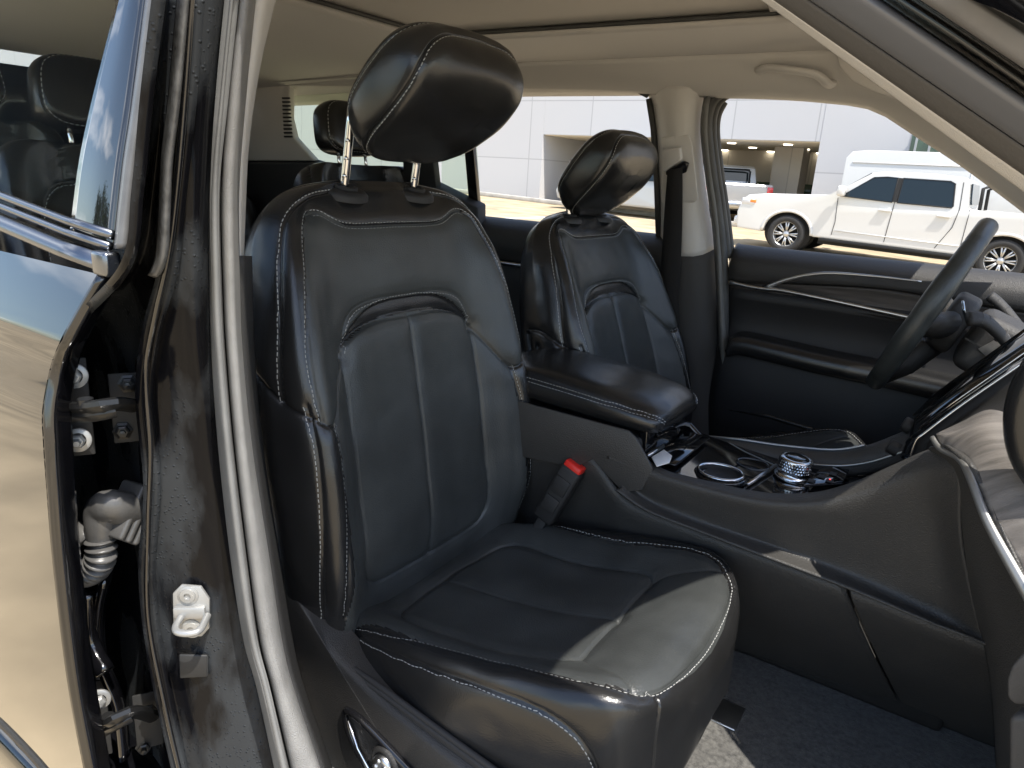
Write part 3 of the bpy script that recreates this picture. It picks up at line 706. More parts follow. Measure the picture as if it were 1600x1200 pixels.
# painted flange beads and channel trim
k = MB(); k.tube(cr_spline([p+Vector((.004, -.006, 0)) for p in col([(306, -20, .415), (294, 150, .415), (281, 300, .415), (268, 400, .415), (246, 500, .415), (233, 580, .418), (240, 700, .42), (236, 820, .42), (236, 960, .42), (262, 1100, .42), (290, 1220, .42)])], 120), .0032, 10)
A(k.build('pillar_flange', black_paint), pil_)
w1 = [(285, -20), (270, 150), (258, 250), (254, 330), (250, 400), (238, 430)]
strip('drip_seal', [col([(x-8, y, .40) for x, y in w1]), col([(x, y, .385) for x, y in w1]), col([(x+11, y, .39) for x, y in w1]), col([(x+13, y, .42) for x, y in w1])], 50, mat('wet_grey_rubber', (.10, .10, .098), .4, bump=1.2, bscale=120, var=.4, vscale=60), pil_, .006, 4)
# weatherstrip: smooth bulb and ribbed lip
LS = [(350, -20), (333, 150), (320, 300), (322, 450), (327, 550), (340, 700), (360, 875), (380, 1000), (402, 1080), (432, 1220)]
MS = [(372, -20), (355, 150), (345, 300), (348, 450), (353, 550), (366, 700), (387, 875), (405, 1000), (425, 1080), (458, 1220)]
RS = [(402, -20), (385, 150), (374, 300), (376, 450), (380, 550), (395, 700), (422, 875), (441, 1000), (461, 1080), (508, 1220)]
def seg(l, dx, y): return [at(px+dx, py, y=y) for px, py in l]
ws = mat('weatherstrip_grey', (.17, .17, .165), .45, bump=.3, bscale=250, var=.15, vscale=18)
ws2 = mat('weatherstrip_ribbed', (.21, .205, .195), .55, bump=1.0, bscale=900, var=.12, vscale=30, kind='voronoi')
strip('weatherstrip', [seg(LS, 0, .485), seg(LS, 4, .468), seg(LS, 14, .455), seg(MS, -3, .466), seg(MS, 0, .48)], 120, ws, None, .008, 4)
strip('weatherstrip_lip', [seg(MS, 0, .48), seg(MS, 4, .468), seg(MS, 16, .47), seg(RS, -4, .49), seg(RS, 0, .515)], 120, ws2, None, .008, 4)
TR = [(437, -20), (408, 100), (390, 220), (384, 330), (380, 440)]
strip('pillar_trim', [col([(402, -20, .515), (390, 100, .515), (379, 220, .515), (374, 330, .515), (376, 440, .515)]), col([(420, -20, .53), (402, 100, .53), (386, 220, .53), (380, 330, .53), (378, 440, .53)]), col([(x, y, .57) for x, y in TR])], 50, trim_beige, None, .01, 4)
lt = [(380, 400), (384, 550), (398, 700), (424, 875), (444, 1000), (464, 1080), (520, 1240)]
strip('lower_pillar_trim', [seg(lt, 0, .512), seg(lt, 6, .53), seg(lt, 14, .60)], 60, plastic, None, .01, 4)
# striker
zinc = mat('white_zinc', (.36, .36, .35), .4, .5, bump=.2, bscale=200)
sc = at(300, 953, y=.447); nr = Vector((.62, -.78, .05)).normalized(); tx = Vector((0, 0, 1)).cross(nr).normalized(); tz = nr.cross(tx)
Ms = Matrix(((tx.x, tz.x, nr.x, sc.x), (tx.y, tz.y, nr.y, sc.y), (tx.z, tz.z, nr.z, sc.z), (0, 0, 0, 1)))
def stud(mb, M_, r=.010, mi=0, h=.004):
    mb.lathe([(r*1.35, 0), (r*1.3, .002), (r, .003), (r*.95, h), (r*.45, h+.0008), (r*.4, h-.002), (0, h-.002)], M_, 24, mi)
k = MB(); k.prism([(x, z, 0) for x, z in [(-.023, -.022), (-.012, -.036), (.012, -.036), (.022, -.024), (.024, .018), (.014, .036), (-.010, .038), (-.021, .026)]], (0, 0, .005), 0, .0015, Ms)
k.box((-.020, -.007, .004), (.020, .010, .012), 0, .003, Ms)
k.tube([Ms @ Vector(p) for p in cr_spline([(-.010, -.004, .006), (-.010, -.005, .028), (-.004, -.006, .040), (.012, -.006, .043), (.022, -.005, .036), (.022, -.003, .008)], 40)], .0045, 14)
stud(k, Ms @ Matrix.Translation((-.002, .024, .004))); stud(k, Ms @ Matrix.Translation((.0, -.024, .004)))
autosmooth(A(k.build('door_striker', zinc), pil_))
k = MB()                 # dark plate: striker's shadow painted in, plus the square recess below it
k.prism([(x, z, 0) for x, z in [(-.018, -.018), (.018, -.016), (.019, .017), (-.017, .018)]], (0, 0, .004), 0, .003, Ms @ Matrix.Translation((-.002, -.082, -.001)))
A(k.build('shadow_recess_patch', dark_trim), pil_)
# hinge: bolts on the door edge and on the pillar, arms between
def hinge(cy, dxp, big=True):
    steel = mat('hinge_steel', (.022, .022, .022), .3, .4) if 'hinge_steel' not in bpy.data.materials else bpy.data.materials['hinge_steel']
    h = MB(); d = Vector((.85, -.5, .1)).normalized(); zz = Vector((0, 0, 1)); xx = zz.cross(d).normalized(); zz = d.cross(xx)
    def fr(px, py, y): p = at(px, py, y=y); return Matrix(((xx.x, zz.x, d.x, p.x), (xx.y, zz.y, d.y, p.y), (xx.z, zz.z, d.z, p.z), (0, 0, 0, 1)))
    l = []
    for px, py in ((116+dxp, cy-50), (122+dxp, cy+50)) if big else ((155, 1092),):
        h.lathe([(.0145, 0), (.0145, .003), (.013, .004), (.009, .0045)], fr(px, py, .375), 28, 1)
        h.lathe([(.0085, .004), (.0085, .011), (.0065, .0125), (.0045, .0125), (.0045, .020), (.0035, .0215), (0, .0215)], fr(px, py, .375), 6, 1, False)
    for px, py in ((200+dxp, cy-38), (192+dxp, cy+36)) if big else ((232, 1112), (225, 1165)):
        h.lathe([(.012, 0), (.012, .002), (.0085, .003), (.0085, .010), (.006, .011), (.004, .011), (.004, .017), (0, .0175)], fr(px, py, .435), 6, 0, False)
    y0 = cy if big else 1125
    a0, a1, a2, a3 = [at(x+dxp, y, y=yy) for x, y, yy in ((92, y0-2, .375), (135, y0+2, .36), (180, y0-6, .38), (212, y0-2, .43))]
    if not big: a0, a1, a2, a3 = [at(x, y, y=yy) for x, y, yy in ((135, 1145, .375), (170, 1130, .36), (205, 1112, .38), (240, 1120, .43))]
    h.tube(cr_spline([a0, a1, a2, a3], 20), .0065, 8, sy=1.6); h.tube(cr_spline([a0+Vector((0, 0, -.013)), a1+Vector((0, 0, -.010)), a2+Vector((0, 0, -.010))], 12), .004, 8, sy=2)
    h.tube([a0+Vector((0, 0, -.028)), a0+Vector((0, 0, .022))], .009, 14); h.tube([a1+Vector((.0, 0, .0)), a1+Vector((.0, 0, .012))], .008, 14)
    h.box(Vector((-.022, -.045, -.004)), Vector((.014, .045, .0)), 2, .002, fr(204+dxp if big else 236, y0, .446))
    h.box(Vector((-.016, -.060, -.004)), Vector((.016, .060, .0)), 2, .002, fr(118+dxp if big else 150, y0, .385))
    return autosmooth(A(h.build('door_hinge', steel, None, [steel, zinc, dark_trim]), pil_))
hinge(637, 0); hinge(1125, 0, False)
# wiring boot: rubber elbow and bellows into the door
rb = mat('boot_rubber', (.075, .073, .07), .34, bump=.4, bscale=260, var=.2, vscale=40)
k = MB()
e = [at(x, y, y=yy) for x, y, yy in ((208, 800, .43), (192, 795, .415), (172, 790, .40), (158, 800, .395), (156, 825, .392), (157, 850, .392))]
k.tube(cr_spline(e, 26), lambda t: .026-.011*t, 20, sy=.8)
d = (e[0]-e[2]).normalized()
up_ = Vector((0, 0, 1)); sd2 = d.cross(up_).normalized(); up_ = sd2.cross(d)
for t, w_, h_ in ((-.004, .020, .036), (.008, .021, .037), (.020, .0215, .038)):
    k.box((-w_, -h_, -.0045), (w_, h_, .0045), 0, .004, Matrix(((sd2.x, up_.x, d.x, (e[0]+d*(t-.012)).x), (sd2.y, up_.y, d.y, (e[0]+d*(t-.012)).y), (sd2.z, up_.z, d.z, (e[0]+d*(t-.012)).z), (0, 0, 0, 1))), 3)
bel = cr_spline([at(x, y, y=yy) for x, y, yy in ((157, 842, .392), (158, 868, .39), (148, 888, .388), (128, 896, .386), (108, 888, .384), (98, 868, .384))], 170)
k.tube(bel, lambda t: .0155+.0036*math.sin(t*math.pi*2*15), 20)
k.tube(cr_spline([at(x, y, y=yy) for x, y, yy in ((96, 905, .385), (92, 870, .382), (98, 838, .38), (118, 828, .38), (132, 846, .38))], 24), .008, 12, sy=1.5)
A(k.build('wiring_boot', rb), pil_)
k = MB(); k.tube(cr_spline([at(x, y, y=yy) for x, y, yy in ((166, 900, .40), (155, 960, .40), (158, 1030, .40), (185, 1100, .41), (195, 1180, .41))], 30), .007, 10, sy=2); k.tube(cr_spline([at(x, y, y=yy) for x, y, yy in ((135, 925, .385), (140, 1000, .385), (165, 1050, .385))], 20), .012, 10)
A(k.build('door_check_strap', black_paint), pil_)
# --- near rear door: outer skin, belt moulding, frame, glass
nd = part('rear_door', (-1.3, .36, .9)); tag(nd, 'near rear door in black paint mirroring sky and ground')
def door_y(z): return .372 + .09*sstep(1.22, 1.75, z)**.8 * 1.0
zs = [.50, .70, .9, 1.055, 1.10, 1.148, 1.178, 1.19, 1.225, 1.27]
yb = [.322, .314, .314, .318, .322, .337, .338, .342, .357, .377]
edge_px = [(150, 1290), (128, 1190), (104, 1060), (82, 880), (72, 760), (67, 690), (66, 640), (78, 575), (92, 537), (100, 520), (122, 480), (152, 428)]
le = []
for px, py in edge_px:
    y = .33
    for _ in range(6):
        p = at(px, py, y=y); y = lerp_tab([(a, b, ) for a, b in zip(zs, yb)], p.z)
    le.append(at(px, py, y=y))
zs = [p.z for p in le]; yb = [p.y for p in le]
rows = []
for x_ in (-2.0, -1.5, -1.2, -1.0, -.93, -.0):
    r_ = []
    for i, (z, y) in enumerate(zip(zs, yb)):
        if x_ == 0: r_.append(le[i])
        else: r_.append(Vector((min(x_, le[i].x-.012 if x_ > -.99 else le[i].x-.05), y-.0, z)))
    rows.append(r_)
hem = [p+Vector((.004, .004, 0)) for p in le]; hem2 = [p+Vector((.006, .012, 0)) for p in le]; hem3 = [p+Vector((-.01, .035, 0)) for p in le]
A(ribbon('door_skin', rows, 110, .0, black_mirror := mat('clean_black_paint', (.006, .006, .007), .03, coat=1), None, 6, (0, -1, 0)), nd)
A(ribbon('door_hem', [le, hem, hem2, hem3], 60, .002, black_paint, None, 4, (1, -1, 0)), nd)
k = MB(); mo = [at(x, y, y=.372) for x, y in ((-120, 296), (0, 346), (100, 388), (168, 412))]
k.tube(mo, .0105, 12, sy=.6); k.tube([p+Vector((0, .004, .017)) for p in mo], .0042, 10); k.tube([p+Vector((0, .008, .028)) for p in mo], .005, 10)
k.box(at(160, 412, y=.368)-Vector((.012, .006, .012)), at(160, 412, y=.368)+Vector((.016, .012, .013)), 0, .004)
A(k.build('belt_moulding', mat('bright_moulding', (.20, .21, .23), .25, 1)), nd)
def tp(px, py, dy=0):
    y = .36
    for _ in range(5):
        p = at(px, py, y=y+dy); y = door_y(p.z)
    return p
app = [[(190, -30), (160, 90), (138, 180), (122, 260), (109, 362)], [(228, -30), (212, 90), (200, 180), (188, 260), (174, 388)]]
A(ribbon('pillar_applique', [[tp(*p) for p in app[0]], [tp((a[0]+b[0])/2, (a[1]+b[1])/2, -.002) for a, b in zip(*app)], [tp(*p) for p in app[1]]], 40, .006, gb := mat('gloss_applique', (.01, .01, .012), .0, coat=1), None, 4, (0, -1, 0)), nd)
fr1 = [(230, -30), (215, 90), (203, 180), (191, 260), (177, 388)]
A(ribbon('window_frame', [[tp(x, y) for x, y in fr1], [tp(x+5, y, -.006) for x, y in fr1], [tp(x+15, y, -.004) for x, y in fr1], [tp(x+24, y, .006) for x, y in fr1], [tp(x+26, y, .03) for x, y in fr1]], 50, .004, mat('frame_rubber', (.11, .11, .11), .38, var=.2, vscale=30), None, 3, (1, -1, 0)), nd)
k = MB(); P = [tp(x, y, .012) for x, y in ((-200, -60), (200, -60), (112, 366), (-200, 250))]; k.prism(P, (0, .004, 0)); A(k.build('door_glass', glass), nd)
k = MB(); k.tube(cr_spline([at(x, y, y=.33) for x, y in ((-60, 1015), (0, 1062), (60, 1125), (120, 1195), (160, 1240))], 20), .006, 10); k.tube(cr_spline([at(x, y, y=.325) for x, y in ((-60, 1080), (0, 1120), (60, 1180), (100, 1230))], 20), .010, 10)
A(k.build('lower_cladding', plastic), nd)
# tail end and mostly unseen near rear quarter, added to block light from behind
k = MB(); k.box((-3.0, .42, .45), (-2.93, 2.08, 1.20), 0, .02); A(k.build('liftgate', dark_trim))
k = MB(); k.box((-2.96, .50, 1.20), (-2.95, 2.0, 1.64)); A(k.build('liftgate_glass', mat('privacy_glass', (.012, .012, .012), .05)))
k = MB(); k.box((-3.0, .40, .45), (-2.05, .46, 1.24), 0, .02); k.box((-3.0, .44, 1.60), (-.9, .54, 1.70), 0, .02); k.box((-3.0, .44, 1.24), (-2.45, .50, 1.60), 0, .02); A(k.build('quarter_panel', black_paint))
# --- near A pillar, upper right, running forward and down
AP = [(1172, -12, 1640, 330), (1190, -12, 1640, 303), (1247, -12, 1640, 256), (1360, -12, 1640, 178), (1420, -12, 1640, 134), (1505, -12, 1640, 78), (1560, -12, 1660, 50)]
def aline(i, y, dx=0): a = AP[i]; return [at(a[0]-(a[2]-a[0])*.25+dx, a[1]-(a[3]-a[1])*.25, y=y), at((a[0]+a[2])/2+dx, (a[1]+a[3])/2, y=y), at(a[2]+dx, a[3], y=y), at(a[2]+(a[2]-a[0])*.3+dx, a[3]+(a[3]-a[1])*.3, y=y)]
ap = part('windscreen_pillar', (0, .5, 1.45)); tag(ap, 'near windscreen pillar with grey door seal')
strip('pillar_trim', [aline(0, .565), aline(0, .56, 6), aline(1, .55)], 20, trim_beige, ap, .01, 3)
strip('inner_seal', [aline(1, .552), aline(1, .54, 10), aline(2, .53, -8), aline(2, .53)], 20, ws2b := mat('seal_fabric', (.075, .07, .065), .7, bump=.5, bscale=500), ap, .006, 4)
strip('bulb_seal', [aline(2, .53), aline(2, .515, 22), aline(3, .495, -28), aline(3, .50)], 20, mat('bulb_rubber', (.15, .155, .17), .38), ap, .006, 5)
strip('painted_channel', [aline(3, .50), aline(3, .53, 10), aline(4, .52, -10), aline(4, .46)], 20, black_paint, ap, .006, 3)
strip('outer_seal', [aline(4, .46), aline(4, .445, 8), aline(5, .44, -12), aline(5, .44)], 20, mat('outer_rubber', (.16, .155, .15), .45, var=.3, vscale=20), ap, .006, 3)
strip('outer_panel', [aline(5, .44), aline(6, .42), [p+Vector((.05, -.02, .10)) for p in aline(6, .40)]], 20, black_paint, ap, .006, 3)
# ---------------------------------------------------------------- second and third row seats
def rear_seat(name, x0, yc, z0, hw, hh, label=None, head=True, rec=12, hgap=.02):
    root = part(name, (x0, yc, z0)); tag(root, label); ca, sa = math.cos(R(rec)), math.sin(R(rec))
    f = lambda u, v, w: Vector((w*ca-v*sa, u, v*ca+w*sa))
    rows = []
    for v, kx, kw in ((-.1, .9, 1), (0, .96, 1), (.15*hh/.5, 1, 1), (.32*hh/.5, 1, 1), (.42*hh/.5, .97, .95), (.47*hh/.5, .90, .8), (.495*hh/.5, .78, .55), (.5*hh/.5, .62, .25)):
        h = [(0, .0), (.35, .0), (.6, .01), (.8, .04*kw), (.93, .045*kw), (1.0, .015*kw), (1.0, -.05*kw), (.9, -.09*kw), (.4, -.095*kw)]
        pt = [(a*hw*kx, b) for a, b in h]; ring = pt+[(0, -.095*kw)]+[(-a, b) for a, b in pt[:0:-1]]
        rows.append([f(u, v, w) for u, w in ring])
    T = hh
    s1 = [f(*p) for p in ((hw*.66, .02, .02), (hw*.70, .6*T, .02), (hw*.55, .82*T, .01), (hw*.2, .86*T, 0), (0, .86*T, 0), (-hw*.2, .86*T, 0), (-hw*.55, .82*T, .01), (-hw*.70, .6*T, .02), (-hw*.66, .02, .02))]
    s2 = [f(*p) for p in ((hw*.9, .0, .04), (hw*.95, .7*T, .04), (hw*.86, .94*T, 0), (hw*.80, T, -.03))]; s3 = [f(*p) for p in ((-hw*.9, .0, .04), (-hw*.95, .7*T, .04), (-hw*.86, .94*T, 0), (-hw*.80, T, -.03))]
    s4 = [f(hw*.3, 0, 0), f(hw*.3, .6*T, 0), f(hw*.32, .84*T, 0)]; s5 = [f(-hw*.3, 0, 0), f(-hw*.3, .6*T, 0), f(-hw*.32, .84*T, 0)]
    s6 = [f(hw*.40, .86*T, 0), f(hw*.42, T*.96, -.01), f(hw*.43, T, -.05)]; s7 = [f(-hw*.40, .86*T, 0), f(-hw*.42, T*.96, -.01), f(-hw*.43, T, -.05)]
    sm = [dict(p=s1, stitch=(.003,), sr=.001, len=.008, gap=.004), dict(p=s2), dict(p=s3), dict(p=s4), dict(p=s5), dict(p=s6), dict(p=s7)]
    upholster('backrest', rows, 130, 170, leather, root, sm, True, [], [leather, thread], None, wrinkle=.002)
    if head:
        hr = []
        for n, k_ in ((-.045, .5), (-.043, .82), (-.035, .94), (-.01, 1), (.02, 1), (.035, .94), (.042, .8), (.044, .5)):
            P = []
            for i in range(24):
                a = 2*math.pi*i/24; c, s = math.cos(a), math.sin(a); e = 2/3.6
                yy = .125*k_*math.copysign(abs(c)**e, c); aa = .085*(k_+.06*(1-k_))*math.copysign(abs(s)**e, s)
                yy *= 1+.06*math.sin(aa/.085*1.2)*-1
                P.append(f(yy, hh+hgap+.10+aa, n-.035))
            hr.append(P)
        def lp(n, k_): return [tuple(q) for q in [f(.125*k_*math.copysign(abs(math.cos(2*math.pi*i/24))**(2/3.6), math.cos(2*math.pi*i/24))*(1-.06*math.sin(1.2*math.copysign(abs(math.sin(2*math.pi*i/24))**(2/3.6), math.sin(2*math.pi*i/24)))), hh+hgap+.10+.085*k_*math.copysign(abs(math.sin(2*math.pi*i/24))**(2/3.6), math.sin(2*math.pi*i/24)), n-.035) for i in range(24)]]
        upholster('headrest', hr, 70, 150, leather, root, [dict(p=lp(.03, .95), closed=True, stitch=(.003,), sr=.001, len=.008, gap=.004)], True, [], [leather, thread])
        for s_ in (-1, 1):
            b = MB(); b.tube([f(s_*.06, hh-.03, -.04), f(s_*.06, hh+hgap+.05, -.035)], .0055, 12); b.build('headrest_post', chrome, root)
    c = MB(); c.box((-.02, -hw, -.18), (.50, hw, -.02), 0, .06, seg=5); c.build('seat_cushion', leather, root)
    return root
rear_seat('rear_seat', -1.68, .94, .80, .27, .60, 'near second row seat seen through the rear door glass')
rear_seat('rear_seat', -1.66, 1.75, .82, .255, .57, 'far second row seat seen past the front headrest')
rear_seat('rear_seat', -2.38, .90, .93, .26, .52, 'near third row seat behind the second row', rec=10)
rear_seat('rear_seat', -2.45, 1.62, .80, .26, .46, 'far third row seat low behind the second row', rec=10)
# ---------------------------------------------------------------- centre console
con = part('center_console', (-.3, 1.27, .6)); tag(con, 'centre console with cup holders, rotary shifter and padded armrest')
def cs_(l): return [at(px, py, y=yy) for px, py, yy in l]
T0 = cs_([(1008, 716, 1.155), (1040, 734, 1.155), (1080, 745, 1.155), (1180, 767, 1.155), (1262, 770, 1.155), (1330, 754, 1.155), (1400, 724, 1.15), (1440, 706, 1.14), (1472, 697, 1.12)])
T1 = cs_([(990, 712, 1.135), (1030, 733, 1.135), (1078, 750, 1.135), (1180, 774, 1.135), (1264, 778, 1.135), (1335, 762, 1.135), (1404, 733, 1.13), (1445, 716, 1.12), (1490, 712, 1.09)])
T2 = cs_([(950, 712, 1.122), (1010, 738, 1.122), (1076, 760, 1.122), (1182, 786, 1.122), (1268, 792, 1.122), (1342, 778, 1.122), (1410, 752, 1.115), (1452, 738, 1.10), (1500, 742, 1.07)])
T3 = cs_([(955, 725, 1.124), (1010, 760, 1.128), (1080, 785, 1.13), (1188, 812, 1.132), (1278, 830, 1.135), (1352, 838, 1.135), (1422, 832, 1.13), (1466, 828, 1.12), (1500, 836, 1.08)])
T4 = cs_([(965, 745, 1.128), (1015, 780, 1.14), (1085, 803, 1.138), (1195, 842, 1.142), (1290, 872, 1.145), (1370, 895, 1.145), (1436, 912, 1.14), (1480, 922, 1.13), (1518, 932, 1.09)])
T5 = cs_([(972, 760, 1.12), (1018, 791, 1.128), (1086, 815, 1.135), (1200, 853, 1.14), (1300, 890, 1.14), (1390, 929, 1.14), (1460, 960, 1.14), (1500, 978, 1.13), (1535, 992, 1.10)])
T6 = cs_([(962, 765, 1.108), (1010, 796, 1.108), (1080, 824, 1.108), (1200, 870, 1.108), (1322, 916, 1.108), (1398, 947, 1.108), (1468, 976, 1.105), (1505, 990, 1.10), (1545, 1006, 1.08)])
vinyl = mat('console_vinyl', (.048, .046, .043), .48, bump=1.0, bscale=430, kind='voronoi', var=.12, vscale=6)
vinyl.node_tree.nodes['Bump'].inputs['Distance'].default_value = .0006
strip('console_side', [T0, T1, T2, T3, T4, T5, T6], 110, vinyl, con, .004, 5)
def gap_pt(t): return at(1322+(1418-1322)*t+6*math.sin(t*3), 920+(1114-920)*t, y=1.12+.17*t)
L6 = lambda dx: [(905+dx, 740), (962, 769), (1010, 800), (1080, 828), (1200, 874), (1320, 920)]
def low(a, b, nm):
    def P(s_, t):       # s_ along, t down
        top = at(*s_[0], y=1.12); bot = at(*s_[1], y=1.12); z = FZ-.01; b2 = at(*s_[1], z=FZ-.004)
        return top.lerp(b2, t)+Vector((0, -.012*math.sin(t*math.pi), 0))
    rows = [[P(s_, t) for s_ in zip(a, b)] for t in (0, .02, .06, .25, .5, .75, 1)]
    rows[0] = [p+Vector((0, .01, 0)) for p in rows[0]]
    strip(nm, rows, 60, vinyl, con, .004, 3)
low([(700, 600), (850, 650), (922, 712), (975, 780), (1080, 828), (1200, 874), (1319, 920)], [(700, 860), (850, 920), (940, 950), (1010, 978), (1160, 1022), (1290, 1070), (1412, 1113)], 'lower_side_panel')
low([(1325, 922), (1360, 936), (1400, 952), (1468, 980), (1550, 1012)], [(1418, 1115), (1440, 1124), (1480, 1140), (1540, 1164), (1640, 1200)], 'lower_side_panel')
k = MB(); plate(k, [at(x, y, y=1.128) for x, y in [(760, 610), (842, 634), (984, 672), (996, 684), (1022, 732), (1005, 765), (975, 768), (928, 716), (900, 730), (760, 700)]], .006, .002)
A(k.build('console_rear_side', vinyl), con)
k = MB(); k.box((-.80, 1.15, .80), (-.46, 1.42, .93), 0, .01); k.box((-.80, 1.31, .47), (.1, 1.42, .86), 0, .01); A(k.build('console_core', plastic), con)
# armrest pad
ar = []
for x, hw, zt, zb in ((-.80, .11, 1.010, .965), (-.76, .118, 1.016, .958), (-.68, .122, 1.018, .952), (-.58, .123, 1.012, .948), (-.51, .122, 1.003, .944), (-.46, .117, .993, .942), (-.437, .107, .982, .943), (-.428, .092, .972, .948)):
    h = zt-zb; r_ = [(0, zt), (.55, zt-.002), (.85, zt-.008), (.97, zt-.35*h), (1.0, zt-.6*h), (.96, zb+.006), (.85, zb), (.4, zb)]
    ar.append([Vector((x, 1.262+a*hw, z)) for a, z in r_]+[Vector((x, 1.262, zb))]+[Vector((x, 1.262-a*hw, z)) for a, z in r_[:0:-1]])
e_ = [(-.80, 1.262-.105, .99), (-.68, 1.262-.118, .992), (-.56, 1.262-.118, .985), (-.49, 1.262-.110, .978), (-.45, 1.262-.10, .97), (-.432, 1.262-.08, .958)]
e2_ = [(x, 2.524-y, z) for x, y, z in e_]
o, _ = upholster('armrest', ar, 120, 150, leather, None, [dict(p=e_, stitch=(.003, -.003), d=.002, w=.002, d2=.001), dict(p=e2_, stitch=(.003,), d=.002, w=.002)], True, [], [leather, thread], wrinkle=.002)
A(o, con)
# tray between the rails: gloss black deck, bin front, cup holder, shifter, switches
deck_z = lambda x: .868+.0*(x)
k = MB()
dk = [Vector((-.455, 1.155, .882)), Vector((-.455, 1.395, .882)), Vector((-.33, 1.395, .872)), Vector((-.12, 1.395, .872)), Vector((0, 1.395, .915)), Vector((.06, 1.395, .95)), Vector((.06, 1.155, .95)), Vector((0, 1.155, .915)), Vector((-.12, 1.155, .872)), Vector((-.33, 1.155, .872))]
n_ = 5
V = []
for x, z in ((-.46, .884), (-.40, .876), (-.33, .870), (-.23, .866), (-.14, .868), (-.06, .890), (.02, .93), (.08, .965)):
    for j in range(9): V.append(Vector((x, 1.145+.26*j/8, z)))
F_ = [q for q in grid_faces(8, 9)]
hole = (-.355, 1.245)
A(obj('console_deck', V, F_, gloss_black), con)
k = MB()                 # cup holder: bright rim round a dark well standing just proud of the deck
def ring_at(cx, cy, z, rr, n=48): return [Vector((cx+rr*math.cos(2*math.pi*i/n), cy+rr*.92*math.sin(2*math.pi*i/n), z)) for i in range(n)]
ch_c = at(1126, 738, z=.878); ch2 = at(1150, 700, z=.878)
k.tube(ring_at(ch_c.x, ch_c.y, .8785, .040), .0032, 10, closed=True)
k.tube(ring_at(ch_c.x, ch_c.y, .8725, .0445), .0036, 8, 1, closed=True)
k.lathe([(.0385, 0), (.037, .002)], Matrix.Translation((ch_c.x, ch_c.y, .872)), 40, 1)
A(k.build('cup_holder', chrome, None, [chrome, gloss_black]), con)
k = MB(); k.lathe([(.0, .0005), (.036, .0005), (.038, .004), (.039, .006)], Matrix.Translation((ch_c.x, ch_c.y, .872)) @ Matrix.Diagonal((1, .92, 1, 1)), 40); A(k.build('cup_well', mat('cup_rubber', (.008, .008, .008), .7)), con)
k = MB(); k.tube(ring_at(ch_c.x+.035, ch_c.y+.085, .8765, .030), .0022, 8, closed=True); A(k.build('cup_holder', gloss_black), con)
def bar(mb, a, b, r, mi=0): mb.tube([a, b], r, 10, mi)
k = MB(); bar(k, at(1168, 757, z=.874), at(1212, 727, z=.874), .0034); A(k.build('bright_bar', satin), con)
k = MB(); bar(k, at(1036, 697, z=.90), at(1012, 712, z=.90), .004); A(k.build('bright_bar', satin), con)
# storage bin mouth beneath the armrest
k = MB(); k.box((-.47, 1.16, .885), (-.452, 1.40, .955), 0, .003); k.box((-.452, 1.18, .883), (-.40, 1.37, .888), 0, .002)
for i in range(6): k.box((-.4515, 1.20+i*.022, .925), (-.449, 1.214+i*.022, .94), 0, .001)
A(k.build('bin_door', gloss_black), con)
k = MB(); P = [at(x, y, z=.899) for x, y in ((1018, 716), (1037, 704), (1050, 714), (1046, 724), (1026, 730))]; k.prism(P, (0, 0, .003), 0, .001); A(k.build('usb_cover', mat('pale_plastic', (.75, .75, .74), .3)), con)
# pillar beside the bin and rail on the driver's side
k = MB(); k.tube(cr_spline(cs_([(1058, 642, 1.40), (1076, 664, 1.40), (1098, 688, 1.40), (1104, 694, 1.40)]), 16), .008, 10, sy=1.3); A(k.build('console_brace', gloss_black), con)
ra = cs_([(1092, 683, 1.42), (1150, 688, 1.42), (1220, 698, 1.42), (1300, 705, 1.42), (1350, 698, 1.42), (1400, 680, 1.42), (1445, 662, 1.42)])
rb_ = cs_([(1100, 692, 1.40), (1150, 702, 1.40), (1220, 716, 1.40), (1300, 724, 1.40), (1352, 720, 1.40), (1400, 706, 1.40), (1448, 690, 1.40)])
strip('console_rail', [[p+Vector((0, .03, -.05)) for p in ra], [p+Vector((0, .012, -.004)) for p in ra], ra, rb_, [p+Vector((0, .004, -.03)) for p in rb_]], 50, vinyl, con, .004, 3)
k = MB(); k.tube([p+Vector((0, -.002, -.004)) for p in cr_spline(rb_, 40)], .0018, 8); k.tube([p+Vector((0, .0, .003)) for p in cr_spline(ra[:5], 40)], .0022, 8); A(k.build('rail_trim', satin), con)
# rotary shifter: knurled dial on a chrome collar
k = MB(); dz_ = at(1238, 742, z=.872); Md = Matrix.Translation((dz_.x, dz_.y, .868)) @ Matrix.Rotation(R(4), 4, 'Y')
k.lathe([(.033, .0), (.0335, .004), (.030, .008), (.0285, .009), (.0285, .013)], Md, 48)
k.lathe([(.029, .012), (.0295, .014), (.0295, .036), (.0285, .0385), (.024, .040), (.022, .0395)], Md, 64)
k.lathe([(.0225, .0385), (.0215, .041), (.012, .0425), (0, .043)], Md, 40, 1)
for i in range(36):
    for j in range(4):
        a = 2*math.pi*(i+.5*(j % 2))/36; c, s = math.cos(a), math.sin(a)
        P = Md @ Vector((.0296*c, .0296*s, .0175+.0053*j)); t = Vector((-s, c, 0)); n = Vector((c, s, 0)); u_ = Vector((0, 0, 1))
        k.add([P+t*.0024, P+u_*.0027, P-t*.0024, P-u_*.0027, P+n*.0011], [(0, 1, 4), (1, 2, 4), (2, 3, 4), (3, 0, 4)], 0, False)
k.box((-.001, .012, .030), (.010, .034, .038), 0, .003, Md)
A(k.build('rotary_shifter', mat('brushed_chrome', (.70, .70, .70), .18, 1), None, [bpy.data.materials['brushed_chrome'], gloss_black]), con)
k = MB(); P = [at(x, y, z=.876) for x, y in ((1255, 762), (1280, 738), (1332, 728), (1316, 757))]; k.prism(P, (0, 0, .006), 0, .0015)
A(k.build('switch_panel', gloss_black), con)
